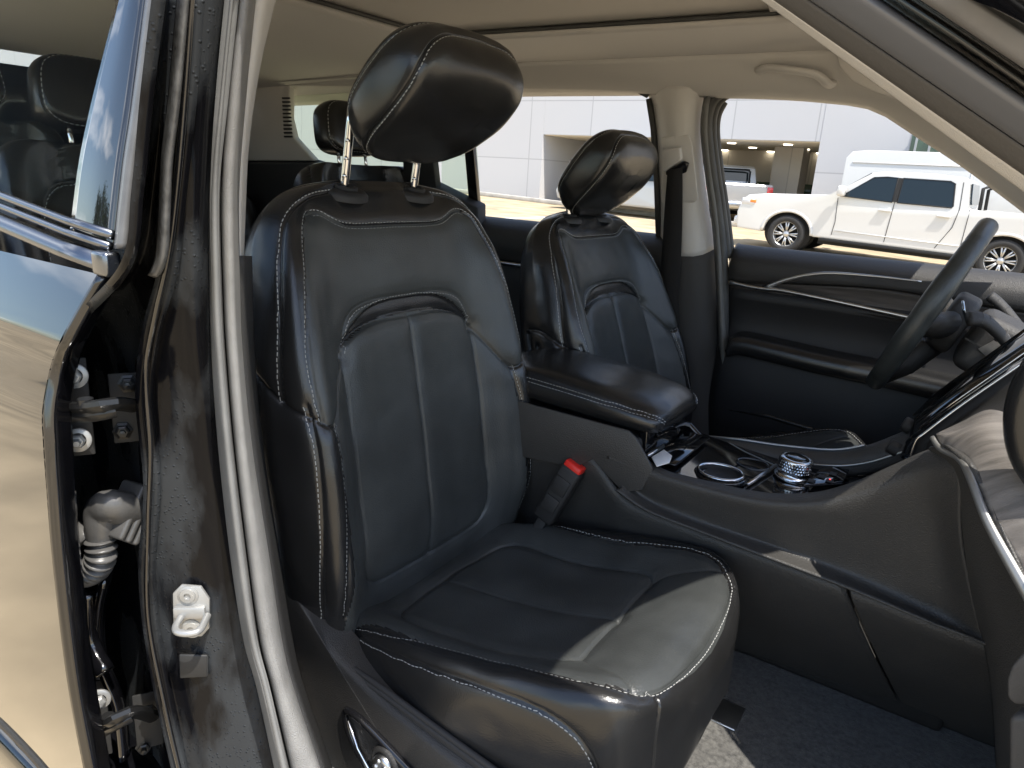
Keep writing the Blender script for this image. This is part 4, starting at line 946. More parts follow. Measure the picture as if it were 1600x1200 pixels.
k = MB()
for (x, y) in ((1268, 752), (1284, 745), (1302, 741), (1296, 752)):
    c = at(x, y, z=.883); k.box(c-Vector((.006, .008, .0)), c+Vector((.006, .008, .0018)), 0, .0008)
A(k.build('console_button', plastic), con)
k = MB(); c = at(1297, 749, z=.8853); k.box(c-Vector((.0012, .0012, 0)), c+Vector((.0012, .0012, .0004)), 0); A(k.build('warning_mark', mat('red_light', (1, .05, .03), .4, emit=2)), con)
# ---------------------------------------------------------------- dashboard at the right
da = part('dashboard', (.1, 1.1, 1.0)); tag(da, 'dashboard end with chrome edged screen and grained wood panel')
def yy_(l): return [at(px, py, y=y) for px, py, y in l]
# footwell side roll below the wood panel
strip('dash_side', [yy_([(1450, 700, 1.13), (1478, 745, 1.12), (1492, 830, 1.12), (1510, 920, 1.11), (1535, 1000, 1.10), (1548, 1080, 1.10), (1556, 1200, 1.10)]),
                    yy_([(1462, 698, 1.10), (1496, 740, 1.07), (1512, 830, 1.06), (1530, 920, 1.05), (1550, 1000, 1.04), (1562, 1080, 1.04), (1572, 1200, 1.04)]),
                    yy_([(1478, 694, 1.08), (1518, 742, 1.03), (1545, 830, 1.01), (1568, 920, 1.0), (1584, 1000, 1.0), (1592, 1080, 1.0), (1600, 1200, 1.0)]),
                    yy_([(1490, 700, 1.08), (1525, 728, 1.04), (1565, 830, .98), (1600, 905, .95), (1640, 1000, .95), (1660, 1080, .95), (1680, 1200, .95)])], 70, vinyl, da, .004, 5)
w0 = yy_([(1462, 682, 1.11), (1475, 700, 1.09), (1505, 716, 1.06), (1522, 745, 1.03), (1550, 815, .99), (1600, 905, .95), (1650, 990, .92)])
w1_ = yy_([(1463, 677, 1.12), (1500, 660, 1.12), (1545, 640, 1.12), (1590, 655, 1.10), (1640, 700, 1.05), (1680, 760, 1.02), (1720, 900, .98)])
wood2 = mat('pale_grained_wood', (.16, .145, .13), .42, bump=.8, bscale=120, var=.35, vscale=6, stretch=(1.5, 26, 3))
strip('wood_inlay', [w0, [a.lerp(b, .5)+Vector((0, -.01, .004)) for a, b in zip(w0, w1_)], w1_], 60, wood2, da, .004, 6)
k = MB(); k.tube([p+Vector((-.004, -.004, -.001)) for p in cr_spline(w0, 70)], lambda t: .0035+.0045*t, 10, sy=.7)
A(k.build('inlay_trim', mat('grey_trim_metal', (.35, .35, .34), .42, .8)), da)
# screen: black slab edged by two bright lines
def sl_(y, off=0): return [at(x, yp, y=y) for x, yp in ((1420+off, 716), (1430+off, 688), (1442+off, 678), (1500+off, 634), (1600+off, 565), (1660+off, 524))]
strip('screen_surround', [sl_(1.30, -14), sl_(1.285, -8), sl_(1.27, 0)], 30, gloss_black, da, .006, 3)
strip('screen_side', [sl_(1.265, 3), [p+Vector((.006, 0, -.004)) for p in sl_(1.26, 14)], [at(x, y, y=1.20) for x, y in ((1462, 700), (1464, 684), (1476, 680), (1530, 656), (1610, 640), (1660, 640))]], 30, plastic, da, .004, 3)
k = MB(); k.tube(cr_spline(sl_(1.262, 2), 60), .0026, 10); A(k.build('screen_trim', chrome), da)
k = MB(); k.tube([at(x, y, y=1.30) for x, y in ((1436, 668), (1500, 622), (1600, 552), (1660, 510))], .0014, 8); A(k.build('screen_trim', chrome), da)
k = MB(); P = [at(x, y, y=yv) for x, y, yv in ((1418, 700, 1.30), (1440, 672, 1.30), (1660, 512, 1.30), (1660, 470, 1.44), (1460, 612, 1.44), (1424, 650, 1.44))]
k.prism(P, (.012, 0, -.006), 0, .002); A(k.build('touch_screen', gloss_black), da)
kn = MB(); c = at(1404, 704, y=1.34)
kn.lathe([(.013, 0), (.013, .016), (.011, .018), (0, .018)], Matrix.Translation(c) @ Matrix.Rotation(R(-70), 4, 'Y') @ Matrix.Translation((0, 0, 0)), 32)
A(kn.build('volume_knob', plastic), da); kn = MB()
c = at(1424, 668, y=1.42); kn.lathe([(.014, 0), (.014, .014), (.012, .016), (0, .016)], Matrix.Translation(c) @ Matrix.Rotation(R(-70), 4, 'Y'), 32); A(kn.build('volume_knob', plastic), da)
# passenger dash pad at the very edge, and the two door seal ends low right
k = MB()
k.tube(cr_spline([at(x, y, y=1.0) for x, y in ((1640, 560), (1612, 610), (1602, 660), (1612, 715), (1650, 770))], 30), .022, 16); A(k.build('dash_pad', leather), da)
k = MB(); P = [at(x, y, y=.80) for x, y in ((1580, 1040), (1572, 1062), (1572, 1090), (1584, 1103), (1680, 1103), (1680, 1000), (1600, 1018))]; k.prism(P, (.02, .05, 0), 0, .008, seg=4)
P = [at(x, y, y=.80) for x, y in ((1574, 1118), (1574, 1280), (1680, 1280), (1680, 1116))]; k.prism(P, (.02, .05, 0), 0, .008, seg=4); A(k.build('glovebox_edge', mat('grey_soft', (.07, .068, .066), .6, bump=.6, bscale=500)), da)
k = MB(); k.box((.22, .62, .45), (.30, 2.0, 1.0)); k.box((.16, .60, .78), (.7, 1.0, 1.10), 0, .04); k.box((.20, .90, .60), (.7, 1.30, 1.10), 0, .03); k.box((.12, 1.45, .86), (.6, 2.0, 1.10), 0, .04); k.box((.02, 1.30, .60), (.3, 1.42, 1.0), 0, .01); A(k.build('dash_body', plastic), da)  # includes unseen passenger-side blocks, added to shade the carpet and console
# bezel and column
# ---------------------------------------------------------------- steering wheel
sw = part('steering_wheel', (-.083, 1.65, 1.171)); tag(sw, 'black leather steering wheel seen edge on with pale stitching')
tl = R(21.5); ax_u = Vector((math.sin(tl), 0, math.cos(tl))); ax_n = Vector((math.cos(tl), 0, -math.sin(tl))); ax_y = Vector((0, 1, 0)); RW = .178
def wp(a, r_=RW, n=0): return ax_y*(-math.sin(a)*r_)+ax_u*(math.cos(a)*r_)+ax_n*n
k = MB(); N1, N2 = 160, 22; V = []
for i in range(N1):
    a = 2*math.pi*i/N1; c = wp(a); rad = (wp(a, 1)).normalized(); thick = 1+.16*math.exp(-((abs(a-math.pi/2*1.0)-.25)/.35)**2)
    g = 1.0
    for aa in (.62, 2.4): g -= .10*math.exp(-((a-aa)/.012)**2)
    for j in range(N2):
        b = 2*math.pi*j/N2; V.append(c+rad*(math.cos(b)*.0155*g*thick)+ax_n*(math.sin(b)*.0185*g*thick))
Fq = [((i*N2+j), (i*N2+(j+1) % N2), ((i+1) % N1)*N2+(j+1) % N2, ((i+1) % N1)*N2+j) for i in range(N1) for j in range(N2)]
k.add(V, Fq); k.build('wheel_rim', mat('wheel_leather', (.035, .039, .038), .34, bump=.5, bscale=500, kind='voronoi', var=.3, vscale=25), sw)
st_ = MB()
for i in range(150):
    a = 2*math.pi*i/150
    if abs(math.sin(a)) < .2 and 0: continue
    for s_ in (0, 1):
        p = wp(a+.012*s_, RW-.0158, .005*(1 if s_ else -1)); q = wp(a+.012*(1-s_)+.006, RW-.0158, -.005*(1 if s_ else -1)); st_.tube([p, q], .0007, 5)
st_.build('rim_stitching', thread, sw)
k = MB()
hub = [(-.060, .030), (-.045, .052), (0, .058), (.045, .052), (.060, .030), (.062, -.02), (.045, -.055), (0, -.068), (-.045, -.055), (-.062, -.02)]
P = [ax_y*u+ax_u*v+ax_n*.03 for u, v in hub]; k.prism(P, ax_n*.045, 0, .012, seg=4)
for s_ in (-1, 1):
    k.tube([wp(s_*math.pi/2, RW-.006, .004), wp(s_*math.pi/2*1.04, RW*.72, .022), wp(s_*math.pi/2*1.06, RW*.4, .04)], lambda t: .021+.012*t, 14, sy=.7)
k.tube([wp(math.pi, RW-.006, .004), wp(math.pi, RW*.7, .03), wp(math.pi, RW*.35, .045)], lambda t: .013+.008*t, 12, sy=1.5)
k.build('wheel_hub', plastic, sw)
k = MB(); sp0 = wp(math.pi/2*1.02, RW*.70, .003); Ms2 = Matrix(((0, ax_u.x, -ax_n.x, sp0.x), (1, ax_u.y, -ax_n.y, sp0.y), (0, ax_u.z, -ax_n.z, sp0.z), (0, 0, 0, 1)))
k.box((-.026, -.026, -.004), (.024, .024, .006), 0, .006, Ms2, 3); k.box((-.006, -.014, .006), (.004, .012, .009), 1, .002, Ms2); k.lathe([(.0045, .006), (.0045, .010), (0, .010)], Ms2 @ Matrix.Translation((.012, .0, 0)), 20, 1); k.build('wheel_switch', gloss_black, sw, [gloss_black, plastic])
k = MB(); k.box((-.018, -.012, -.004), (.016, .014, .001), 0, .004, Matrix.Translation(wp(math.pi/2*.78, RW*.60, .055)) @ Matrix.Rotation(R(70), 4, 'Y') @ Matrix.Rotation(R(40), 4, 'Z')); k.build('shift_paddle', mat('blue_steel', (.35, .42, .48), .15, 1), sw)
# column shroud, stalks
cl_ = part('steering_column', (.1, 1.65, 1.1))
k = MB(); Mc = Matrix.Translation((.04, 1.65, 1.115)) @ Matrix.Rotation(R(21.5), 4, 'Y')
k.box((-.05, -.075, -.06), (.20, .075, .055), 0, .022, Mc, 4); k.box((-.052, -.0765, -.004), (.19, -.0735, -.001), 0, 0, Mc); A(k.build('column_shroud', plastic_soft), cl_)
def stalk(P, r1, r2, nm='column_stalk'):
    k = MB(); k.tube(cr_spline([at(x, y, y=yv) for x, y, yv in P], 30), lambda t: r1+(r2-r1)*t, 14, sy=.75)
    for t in (.12, .2, .42):
        q = cr_spline([at(x, y, y=yv) for x, y, yv in P], 30); i = int(t*29); rr = (r1+(r2-r1)*t)*1.03; k.tube([q[i], q[i+1].lerp(q[i], .7)], rr, 14, sy=.75)
    A(k.build(nm, plastic), cl_)
stalk([(1512, 498, 1.50), (1535, 500, 1.51), (1560, 520, 1.53), (1583, 550, 1.56), (1600, 575, 1.60)], .015, .010)
stalk([(1546, 462, 1.78), (1562, 475, 1.78), (1580, 495, 1.77), (1600, 520, 1.76)], .012, .010)
k = MB(); P = [at(x, y, y=1.57) for x, y in ((1528, 545), (1575, 520), (1590, 548), (1556, 572))]; plate(k, P, .004, .001); P = [at(x, y, y=1.56) for x, y in ((1553, 572), (1590, 548), (1600, 560), (1600, 572), (1566, 588))]; plate(k, P, .006, .001)
A(k.build('column_latch', mat('worn_grey', (.12, .115, .11), .45, var=.4, vscale=60)), cl_)
# ================================================================ outside
def gz(y, x=0):
    "the lot falls gently towards +x"
    return .0046*max(0, y)-.03*max(-40, min(40, x))*sstep(2, 10, y)
sand = mat('pale_concrete', (.40, .32, .205), .9, bump=.8, bscale=40, var=.30, vscale=1.6)
t_ = sand.node_tree; nz = t_.nodes.new('ShaderNodeTexNoise'); nz.inputs['Scale'].default_value = 60; nz.inputs['Detail'].default_value = 5
V = []; 
gx = [-400, -120, -60, -40, -20, -12, -8, -6, -4, -2, 0, 2, 4, 6, 8, 10, 12, 20, 40, 60, 400]
for x in gx:
    for y in gx: V.append(Vector((x, y, gz(y, x) if y > 0 else 0)))
tag(obj('ground', V, grid_faces(21, 21, flip=True), sand), kind='structure')
def gpt(px, py):
    v = D + RT*((px-800)/F) - UP*((py-600)/F); z = 0
    for _ in range(30): k = (z-CAM.z)/v.z; z = gz(k*v.y, k*v.x)
    return CAM+v*k
# dealership: white panelled front with a recessed canopy
bd = empty('dealership', (-10, 21.9, gz(21.9, -12)), label='white panelled showroom building with deep canopy behind the parked vehicles', cat='building')
def A2(o): o.parent = bd; o.location = o.location-bd.location; return o
YB = 21.9
wallm = mat('white_wall_panel', (.50, .50, .505), .6)
def panelize(m, sx, sz):
    t = m.node_tree; b = t.nodes['Principled BSDF']; co = t.nodes.new('ShaderNodeTexCoord'); s = t.nodes.new('ShaderNodeSeparateXYZ'); c = t.nodes.new('ShaderNodeCombineXYZ')
    t.links.new(co.outputs['Object'], s.inputs[0]); t.links.new(s.outputs['X'], c.inputs['X']); t.links.new(s.outputs['Z'], c.inputs['Y'])
    br = t.nodes.new('ShaderNodeTexBrick'); br.offset = 0; br.inputs['Scale'].default_value = 1; br.inputs['Brick Width'].default_value = sx; br.inputs['Row Height'].default_value = sz; br.inputs['Mortar Size'].default_value = .018
    k_ = b.inputs['Base Color'].default_value; br.inputs['Color1'].default_value = k_; br.inputs['Color2'].default_value = (k_[0]*.96, k_[1]*.96, k_[2]*.97, 1); br.inputs['Mortar'].default_value = (k_[0]*.72, k_[1]*.72, k_[2]*.73, 1)
    t.links.new(c.outputs[0], br.inputs['Vector']); t.links.new(br.outputs['Color'], b.inputs['Base Color'])
panelize(wallm, 2.35, 1.9)
tanw = mat('tan_wall', (.55, .51, .45), .7); panelize(tanw, 3, 3)
def bp(px, py): return at(px, py, y=YB)
xa = bp(849, 210).x; xc = bp(1275, 260).x; zc = bp(849, 210).z; ztop = 11
xb = xa+ (xc-xa)
k = MB()
k.box((-60, YB, gz(YB, -14)-1.2), (xa, YB+12, ztop)); A2(k.build('front_wall', wallm))
k = MB(); k.box((xa+.003, YB, zc), (xc-.003, YB+12, ztop)); A2(k.build('canopy_front', wallm))
k = MB(); k.box((xc, YB-.01, -.5), (30, YB+12, ztop)); A2(k.build('front_wall', wallm))
k = MB(); k.box((xa+.01, YB+.1, zc-.02), (xc-.01, YB+6, zc-.004)); A2(k.build('canopy_soffit', mat('soffit', (.72, .66, .54), .8)))
k = MB(); k.box((xa+.01, YB+6, -.1), (xc-.01, YB+6.2, zc-.01)); A2(k.build('back_wall', tanw))
k = MB(); gl = mat('shop_glass', (.05, .09, .06), .05, coat=.5)
for fx in (.62, .80, .93):
    x0 = xa+(xc-xa)*fx; k.box((x0, YB+5.85, gz(YB, -12)+.2), (x0+1.7, YB+5.98, zc-1.1), 0, .02)
A2(k.build('shop_window', gl))
k = MB(); x0 = xa+(xc-xa)*.78; k.box((x0, YB+3, -.1), (x0+.9, YB+4, zc-.02)); A2(k.build('canopy_column', tanw))
lampm = mat('lit_downlight', (1, .9, .7), .5, emit=3)
for i in range(4):
    for j in range(3):
        k = MB(); x0 = xa+(xc-xa)*(.3+.19*i); k.lathe([(.13, 0), (.13, -.03), (0, -.03)], Matrix.Translation((x0, YB+1.3+2.3*j, zc-.02)), 16); A2(k.build('downlight', lampm))
k = MB()
for i in range(9):
    x0 = bp(1432, 215).x+i*.32; k.box((x0, YB-.10, 1.2), (x0+.05, YB-.02, bp(1432, 206).z), 0)
A2(k.build('window_mullion', mat('mullion', (.35, .36, .36), .4)))
k = MB(); x0 = bp(1432, 215).x; k.box((x0-.1, YB-.03, 1.2), (x0+4, YB-.012, bp(1432, 206).z)); A2(k.build('shop_window', gl))
k = MB(); k.box((-60, 0, 0), (30, .16, .14), 0, .02)
kb = tag(k.build('kerb', mat('kerb_concrete', (.42, .40, .36), .9, var=.2, vscale=3)), kind='structure'); kb.location = (0, 20.9, gz(20.9, 0)); kb.rotation_euler.y = .03
ln = MB()
for x0 in (-16, -12.8, -9.6, -6.4): ln.box((x0, 12, gz(12, x0)+.004), (x0+.11, 17, gz(17, x0)+.009))
tag(ln.build('parking_lines', mat('line_paint', (.7, .69, .66), .8, var=.2, vscale=9)), kind='structure')
# ---- vehicles
paint_w = mat('white_car_paint', (.62, .61, .58), .25, coat=.8)
paint_s = mat('silver_car_paint', (.42, .43, .44), .3, .4, coat=.8)
tyre_m = mat('tyre_rubber', (.025, .024, .023), .8, bump=.4, bscale=60); rim_m = mat('alloy_rim', (.55, .54, .52), .3, .7)
dglass = mat('dark_car_glass', (.012, .018, .02), .03); amber = mat('amber_lens', (.8, .25, .05), .2); redl = mat('red_lens', (.6, .03, .02), .2, coat=1); lens = mat('lamp_lens', (.6, .6, .6), .1, coat=1)
arch_m = mat('wheel_arch_lining', (.01, .01, .01), .8)
def body_mesh(prof, W_, arches, bev, tumble=.0, zt=1.2, top=None):
    "side outline (x,z), cut by wheel arches, given width"
    bm = bmesh.new(); P = []
    for x, z in prof: P.append((x, z))
    vs_ = [bm.verts.new((x, -W_/2, z)) for x, z in P]; f = bm.faces.new(vs_)
    r = bmesh.ops.extrude_face_region(bm, geom=[f]); bmesh.ops.translate(bm, vec=(0, W_, 0), verts=[g for g in r['geom'] if isinstance(g, bmesh.types.BMVert)])
    bmesh.ops.recalc_face_normals(bm, faces=bm.faces[:])
    for v in bm.verts:
        if v.co.z > zt: v.co.y *= 1-tumble*(v.co.z-zt)
    side_e = [e for e in bm.edges if abs(e.verts[0].co.y-e.verts[1].co.y) < .01]
    bmesh.ops.bevel(bm, geom=side_e, offset=bev, segments=4, profile=.6, affect='EDGES', clamp_overlap=True)
    return bm
def arc(cx, r, z0, n=14): return [(cx+r*math.cos(a), z0+r*math.sin(a)) for a in [math.pi*(n-i)/n for i in range(n+1)]]
def wheel(root, x, y, r=.41, wd=.28, spokes=8, sgn=-1):
    w = empty('wheel', (x, y, r), root)
    Mx = Matrix.Rotation(R(90)*(-sgn) if 0 else R(90), 4, 'X')
    t = MB(); t.lathe([(r*.66, -wd/2), (r*.9, -wd/2), (r*.985, -wd/2+.03), (r, 0), (r*.985, wd/2-.03), (r*.9, wd/2), (r*.66, wd/2), (r*.64, 0), (r*.66, -wd/2)], Mx, 48)
    t.build('tyre', tyre_m, w)
    k = MB(); k.lathe([(r*.66, wd/2-.01), (r*.63, wd/2-.02), (r*.61, wd/2-.07), (r*.60, 0)], Mx, 48); k.lathe([(r*.60, .0), (r*.3, .01), (0, .01)], Mx, 32, 1)
    for i in range(spokes):
        for d_ in (-.12, .12):
            a = 2*math.pi*i/spokes+d_; a0 = 2*math.pi*i/spokes+d_*.5
            p0 = Mx @ Vector((r*.12*math.cos(a0), r*.12*math.sin(a0), wd/2-.05)); p1 = Mx @ Vector((r*.63*math.cos(a), r*.63*math.sin(a), wd/2-.025)); k.tube([p0, p1], lambda t: .014+.006*t, 6)
    k.lathe([(r*.17, wd/2-.06), (r*.16, wd/2-.03), (0, wd/2-.025)], Mx, 24)
    k.build('rim', rim_m, w, [rim_m, arch_m]); return w
def sideplate(mb, P, y, d=.01, mi=0, bev=.0, tumble=0, zt=1.2, W_=2):
    Q = [Vector((x, y*(1-tumble*max(0, z-zt)), z)) for x, z in P]; mb.prism(Q, (0, -d if y < 0 else d, 0), mi, bev)
def pickup(name, loc, rz, label, paint, group=None):
    "nose towards +x"
    r = empty(name, loc, None, label, 'pickup truck', group, rz)
    prof = [(2.93, .50)]+[(2.90, .42), (2.42, .40)]+[(x, z) for x, z in arc(1.90, .47, .44)][::-1]+[(1.38, .42), (-1.25, .42)]+[(x, z) for x, z in arc(-1.77, .47, .44)][::-1]+[(-2.30, .46), (-2.90, .52), (-2.93, .60), (-2.93, 1.28), (-2.90, 1.33), (-1.18, 1.33), (-1.10, 1.36), (-1.02, 1.86), (-.92, 1.935), (-.5, 1.965), (.3, 1.95), (.55, 1.90), (1.22, 1.37), (1.6, 1.33), (2.4, 1.27), (2.78, 1.20), (2.90, 1.08), (2.96, .80)]
    b = MB(); b.bm(body_mesh(prof, 2.02, None, .05, .16, 1.3)); autosmooth(b.build('body', paint, r), 30)
    for s_ in (-1, 1):
        for cx in (1.90, -1.77):
            k = MB(); k.tube([Vector((cx+.49*math.cos(a), s_*1.00, .44+.49*math.sin(a))) for a in [math.pi*i/24 for i in range(25)]], .035, 8)
            k.build('wheel_arch', paint, r)
    k = MB()
    for s_ in (-1, 1):
        for cx in (1.90, -1.77): k.lathe([(.46, -.2), (.46, .2)], Matrix.Translation((cx, s_*.70, .46)) @ Matrix.Rotation(R(90), 4, 'X'), 32, cap=True)
    k.box((-1.1, -.85, .28), (1.3, .85, .44)); k.build('underside', arch_m, r)
    for cx in (1.90, -1.77):
        for s_ in (-1, 1):
            w = wheel(r, cx, s_*.88); w.rotation_euler.z = 0 if s_ < 0 else math.pi
    for s_ in (-1, 1):
        wins = [[(1.02, 1.36), (.52, 1.80), (.30, 1.83), (.12, 1.83), (.12, 1.33)], [(.03, 1.33), (.03, 1.83), (-.72, 1.84), (-.80, 1.80), (-.86, 1.36), (-.84, 1.33)]]
        for wv in wins:
            k = MB(); sideplate(k, wv, s_*1.005, .012, 0, 0, .16, 1.3)
            k.tube([Vector((x, s_*1.016*(1-.16*max(0, z-1.3)), z)) for x, z in wv], .012, 6, 1, closed=True); k.build('side_window', dglass, r, [dglass, arch_m])
        k = MB()
        for l in ([(1.06, 1.32), (1.02, .80), (1.04, .52)], [(.075, 1.82), (.075, 1.32), (.10, .50)], [(-.92, 1.84), (-.97, 1.32), (-.93, .95), (-.78, .60), (-.74, .50)], [(-1.13, 1.34), (-1.13, .48)]):
            k.tube([Vector((x, s_*1.012*(1-.16*max(0, z-1.3)), z)) for x, z in l], .006, 5)
        k.build('door_gap', arch_m, r)
        for hx_ in (.20, -.76): k = MB(); k.box((hx_-.11, s_*1.03-.02, 1.13), (hx_+.11, s_*1.03+.02, 1.165), 0, .01); k.build('door_handle', paint, r)
        k = MB(); sideplate(k, [(.115, 1.34), (.115, 1.83), (.035, 1.83), (.035, 1.34)], s_*1.006, .012, 0, 0, .16, 1.3); k.build('window_post', arch_m, r)
        k = MB(); k.tube([Vector((1.0, s_*1.012, .62)), Vector((-1.1, s_*1.012, .60))], .012, 6); k.build('side_moulding', paint, r)
        k = MB(); k.box((.92, s_*1.16-.11, 1.36), (1.06, s_*1.16+.11, 1.58), 0, .04); k.box((.95, s_*1.03-.06, 1.36), (1.02, s_*1.03+.06, 1.42), 0, .01); k.build('wing_mirror', paint, r)
        k = MB(); k.box((2.62, s_*.85-.17, .98), (2.90, s_*.85+.175, 1.13), 0, .03); k.build('headlight', lens, r)
        k = MB(); k.box((2.60, s_*1.0-.03, 1.03), (2.72, s_*1.0+.028, 1.10), 0, .01); k.build('side_marker', amber, r)
        k = MB(); k.box((-2.95, s_*.93-.09, .88), (-2.90, s_*.93+.095, 1.26), 0, .02); k.build('tail_light', redl, r)
        k = MB(); k.box((-1.2, s_*.98-.05, .36), (1.25, s_*.98+.05, .42), 0, .01); k.build('running_board', arch_m, r)
    k = MB(); k.prism([Vector((1.16, -.82, 1.40)), Vector((1.16, .82, 1.40)), Vector((.60, .74, 1.875)), Vector((.60, -.74, 1.875))], (.02, 0, .02), 0); k.build('windscreen', dglass, r)
    k = MB(); k.prism([Vector((-1.095, -.80, 1.42)), Vector((-1.095, .80, 1.42)), Vector((-1.035, .74, 1.83)), Vector((-1.035, -.74, 1.83))], (-.02, 0, 0), 0); k.build('rear_window', dglass, r)
    k = MB(); k.box((2.88, -.55, .72), (2.975, .55, 1.10), 0, .02); k.build('grille', arch_m, r)
    k = MB(); k.box((2.80, -.98, .48), (3.02, .98, .70), 0, .05); k.build('front_bumper', paint, r)
    k = MB(); k.box((-3.05, -.96, .55), (-2.92, .96, .75), 0, .04); k.build('rear_bumper', satin, r)
    k = MB()
    for s_ in (-1, 1): k.tube([Vector((-1.25, s_*.72, 1.33)), Vector((-1.22, s_*.72, 1.75)), Vector((-1.30, s_*.60, 1.80))], .03, 8)
    k.tube([Vector((-1.30, -.6, 1.80)), Vector((-1.30, .6, 1.80))], .03, 8); k.build('headache_rack', arch_m, r)
    return r
f_ = Vector((-3.55, 15.2, .18)); b_ = Vector((.145, 15.05, .065)); dr = (f_-b_).normalized(); nrm_ = Vector((-dr.y, dr.x, 0)).normalized()
if nrm_.y < 0: nrm_ = -nrm_
c = (f_+b_)/2+nrm_*.98-dr*.065; rz = math.atan2(dr.y, dr.x)
pk = pickup('pickup_truck', c, rz, 'white crew cab pickup truck parked side on outside the driver window', paint_w)
pk.rotation_euler.y = -.031; pk.scale = (1, 1, .87)
for w in pk.children:
    if w.name.startswith('wheel') and w.type == 'EMPTY': w.scale = (.90, 1, 1.03)
g2 = gpt(1150, 352); hd = R(122)
p2_ = pickup('pickup_truck', (g2.x+2.9*math.cos(hd), g2.y+2.9*math.sin(hd), gz(g2.y, g2.x)), hd, 'silver pickup truck seen from behind at the left edge of the driver window', paint_s)
p2_.scale = (.95, .95, .9)
# tall white van behind the white pickup
vx = at(1312, 300, y=18.6); vz = at(1420, 236, y=18.6).z
van = empty('white_van', (vx.x+2.95, 19.6, gz(19.6, vx.x+3)), None, 'tall plain white cargo van parked beyond the white pickup truck', 'van', None, 0)
van.scale = (1, 1, (vz-gz(19.6, vx.x+3))/2.6)
prof = [(2.9, .45)]+[(2.3, .40)]+arc(1.85, .42, .40)[::-1]+[(-1.2, .40)]+arc(-1.7, .42, .40)[::-1]+[(-2.9, .45), (-2.95, .8), (-2.95, 2.4), (-2.85, 2.55), (-2.5, 2.60), (1.1, 2.60), (1.45, 2.50), (2.1, 1.55), (2.75, 1.30), (2.95, 1.0)]
b = MB(); b.bm(body_mesh(prof, 2.0, None, .10, .06, 1.3)); autosmooth(b.build('body', paint_w, van), 30)
for s_ in (-1, 1):
    k = MB(); sideplate(k, [(1.95, 1.50), (1.50, 2.12), (.95, 2.14), (.95, 1.48)], s_*1.0, .012, 0, 0, .06, 1.3); k.build('side_window', dglass, van)
    k = MB()
    for z_ in (2.28, .9): k.tube([Vector((-2.8, s_*1.0*(1-.06*max(0, z_-1.3)), z_)), Vector((1.2, s_*1.0*(1-.06*max(0, z_-1.3)), z_))], .02, 6)
    for x_ in (.85, -.4): k.tube([Vector((x_, s_*1.003*(1-.06*max(0, z_-1.3)), z_)) for z_ in (.5, 1.3, 2.45)], .007, 5)
    k.build('side_rib', paint_w, van)
    for cx in (1.85, -1.7): w = wheel(van, cx, s_*.88, .37, .24); w.rotation_euler.z = 0 if s_ < 0 else math.pi
k = MB(); k.prism([Vector((2.08, -.8, 1.62)), Vector((2.08, .8, 1.62)), Vector((1.52, .75, 2.42)), Vector((1.52, -.75, 2.42))], (.02, 0, .02)); k.build('windscreen', dglass, van)
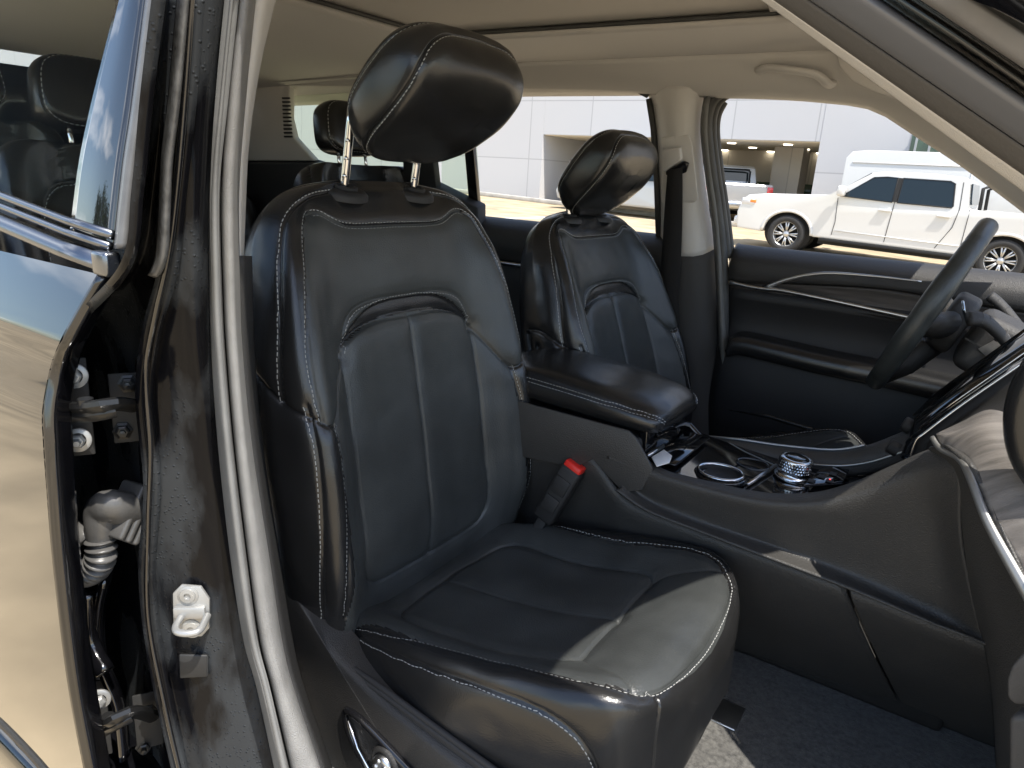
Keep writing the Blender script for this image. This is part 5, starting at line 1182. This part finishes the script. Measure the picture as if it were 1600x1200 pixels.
# silver car behind the far headrest
g3 = gpt(985, 340)
car = empty('parked_car', (g3.x-.4, g3.y+1.1, gz(g3.y, g3.x)), None, 'silver car partly hidden behind the far headrest', 'car', None, rz+R(6))
prof = [(2.2, .40)]+[(1.85, .30)]+arc(1.38, .36, .33)[::-1]+[(-.95, .28)]+arc(-1.36, .36, .33)[::-1]+[(-2.2, .40), (-2.28, .65), (-2.22, 1.0), (-1.95, 1.40), (-1.5, 1.56), (-.2, 1.60), (.3, 1.52), (1.0, 1.08), (1.8, .98), (2.15, .85), (2.27, .62)]
b = MB(); b.bm(body_mesh(prof, 1.84, None, .07, .24, .98)); autosmooth(b.build('body', paint_s, car), 30)
for s_ in (-1, 1):
    k = MB(); sideplate(k, [(.82, 1.06), (.25, 1.44), (-.15, 1.50), (-.15, 1.04)], s_*.92, .012, 0, 0, .24, .98); k.build('side_window', dglass, car)
    k = MB(); sideplate(k, [(-.23, 1.04), (-.23, 1.50), (-1.4, 1.47), (-1.75, 1.12), (-1.6, 1.04)], s_*.92, .012, 0, 0, .24, .98); k.build('side_window', dglass, car)
    for cx in (1.38, -1.36): w = wheel(car, cx, s_*.80, .33, .22, 6); w.rotation_euler.z = 0 if s_ < 0 else math.pi
    k = MB(); k.box((1.95, s_*.7-.16, .72), (2.22, s_*.7+.17, .86), 0, .03); k.build('headlight', lens, car)
    k = MB(); k.box((-2.27, s_*.7-.15, .85), (-2.12, s_*.7+.17, 1.0), 0, .03); k.build('tail_light', redl, car)
# trees across the lot: seen mirrored in the glossy door pillar
leafm = mat('tree_leaves', (.06, .11, .025), .6, var=.5, vscale=.8); barkm = mat('tree_bark', (.10, .075, .055), .9, bump=.8, bscale=12)
def tree(loc, h, seed, label):
    rr = random.Random(seed); r = empty('tree', loc, None, label, 'tree', 'trees across the lot mirrored in the door')
    t = MB(); t.tube([Vector((0, 0, -.3)), Vector((.1, 0, h*.4)), Vector((0, .15, h*.9))], lambda q: .28-.24*q, 10)
    ends = []
    for i in range(26):
        z = h*(.22+.74*i/26); a = i*2.4; l = h*.30*(1-.75*(i/26))*rr.uniform(.7, 1.1); e = Vector((math.cos(a)*l, math.sin(a)*l, z+l*.25)); t.tube([Vector((0, 0, z)), e*.5+Vector((0, 0, z*.5+.05)), e], lambda q: .07-.055*q, 5); ends.append((Vector((0, 0, z)), e))
    t.build('trunk', barkm, r)
    V, Fc = [], []
    for s0, e in ends:
        for q in range(150):
            p = s0.lerp(e, rr.uniform(.3, 1.08))+Vector([rr.gauss(0, .42) for _ in range(3)])
            u = Vector([rr.gauss(0, 1) for _ in range(3)]).normalized(); v = u.orthogonal().normalized(); s = rr.uniform(.10, .22); n = len(V)
            V += [p-u*s, p+v*s*.5, p+u*s, p-v*s*.5]; Fc.append((n, n+1, n+2, n+3))
    obj('crown', V, Fc, leafm, r, False)
rr = random.Random(3)
TL = [(d_*math.cos(R(az)), d_*math.sin(R(az)), h) for az, d_, h in ((208.2, 62, 10), (209.8, 56, 9), (211.8, 64, 11.5), (213.5, 52, 8.5), (216, 58, 10), (219, 50, 9), (223, 54, 10), (228, 50, 9))]
for i, (x, y, h) in enumerate(TL): tree((x, y, 0), h, i+11, 'leafy green tree across the lot, mirrored in the glossy black door pillar')
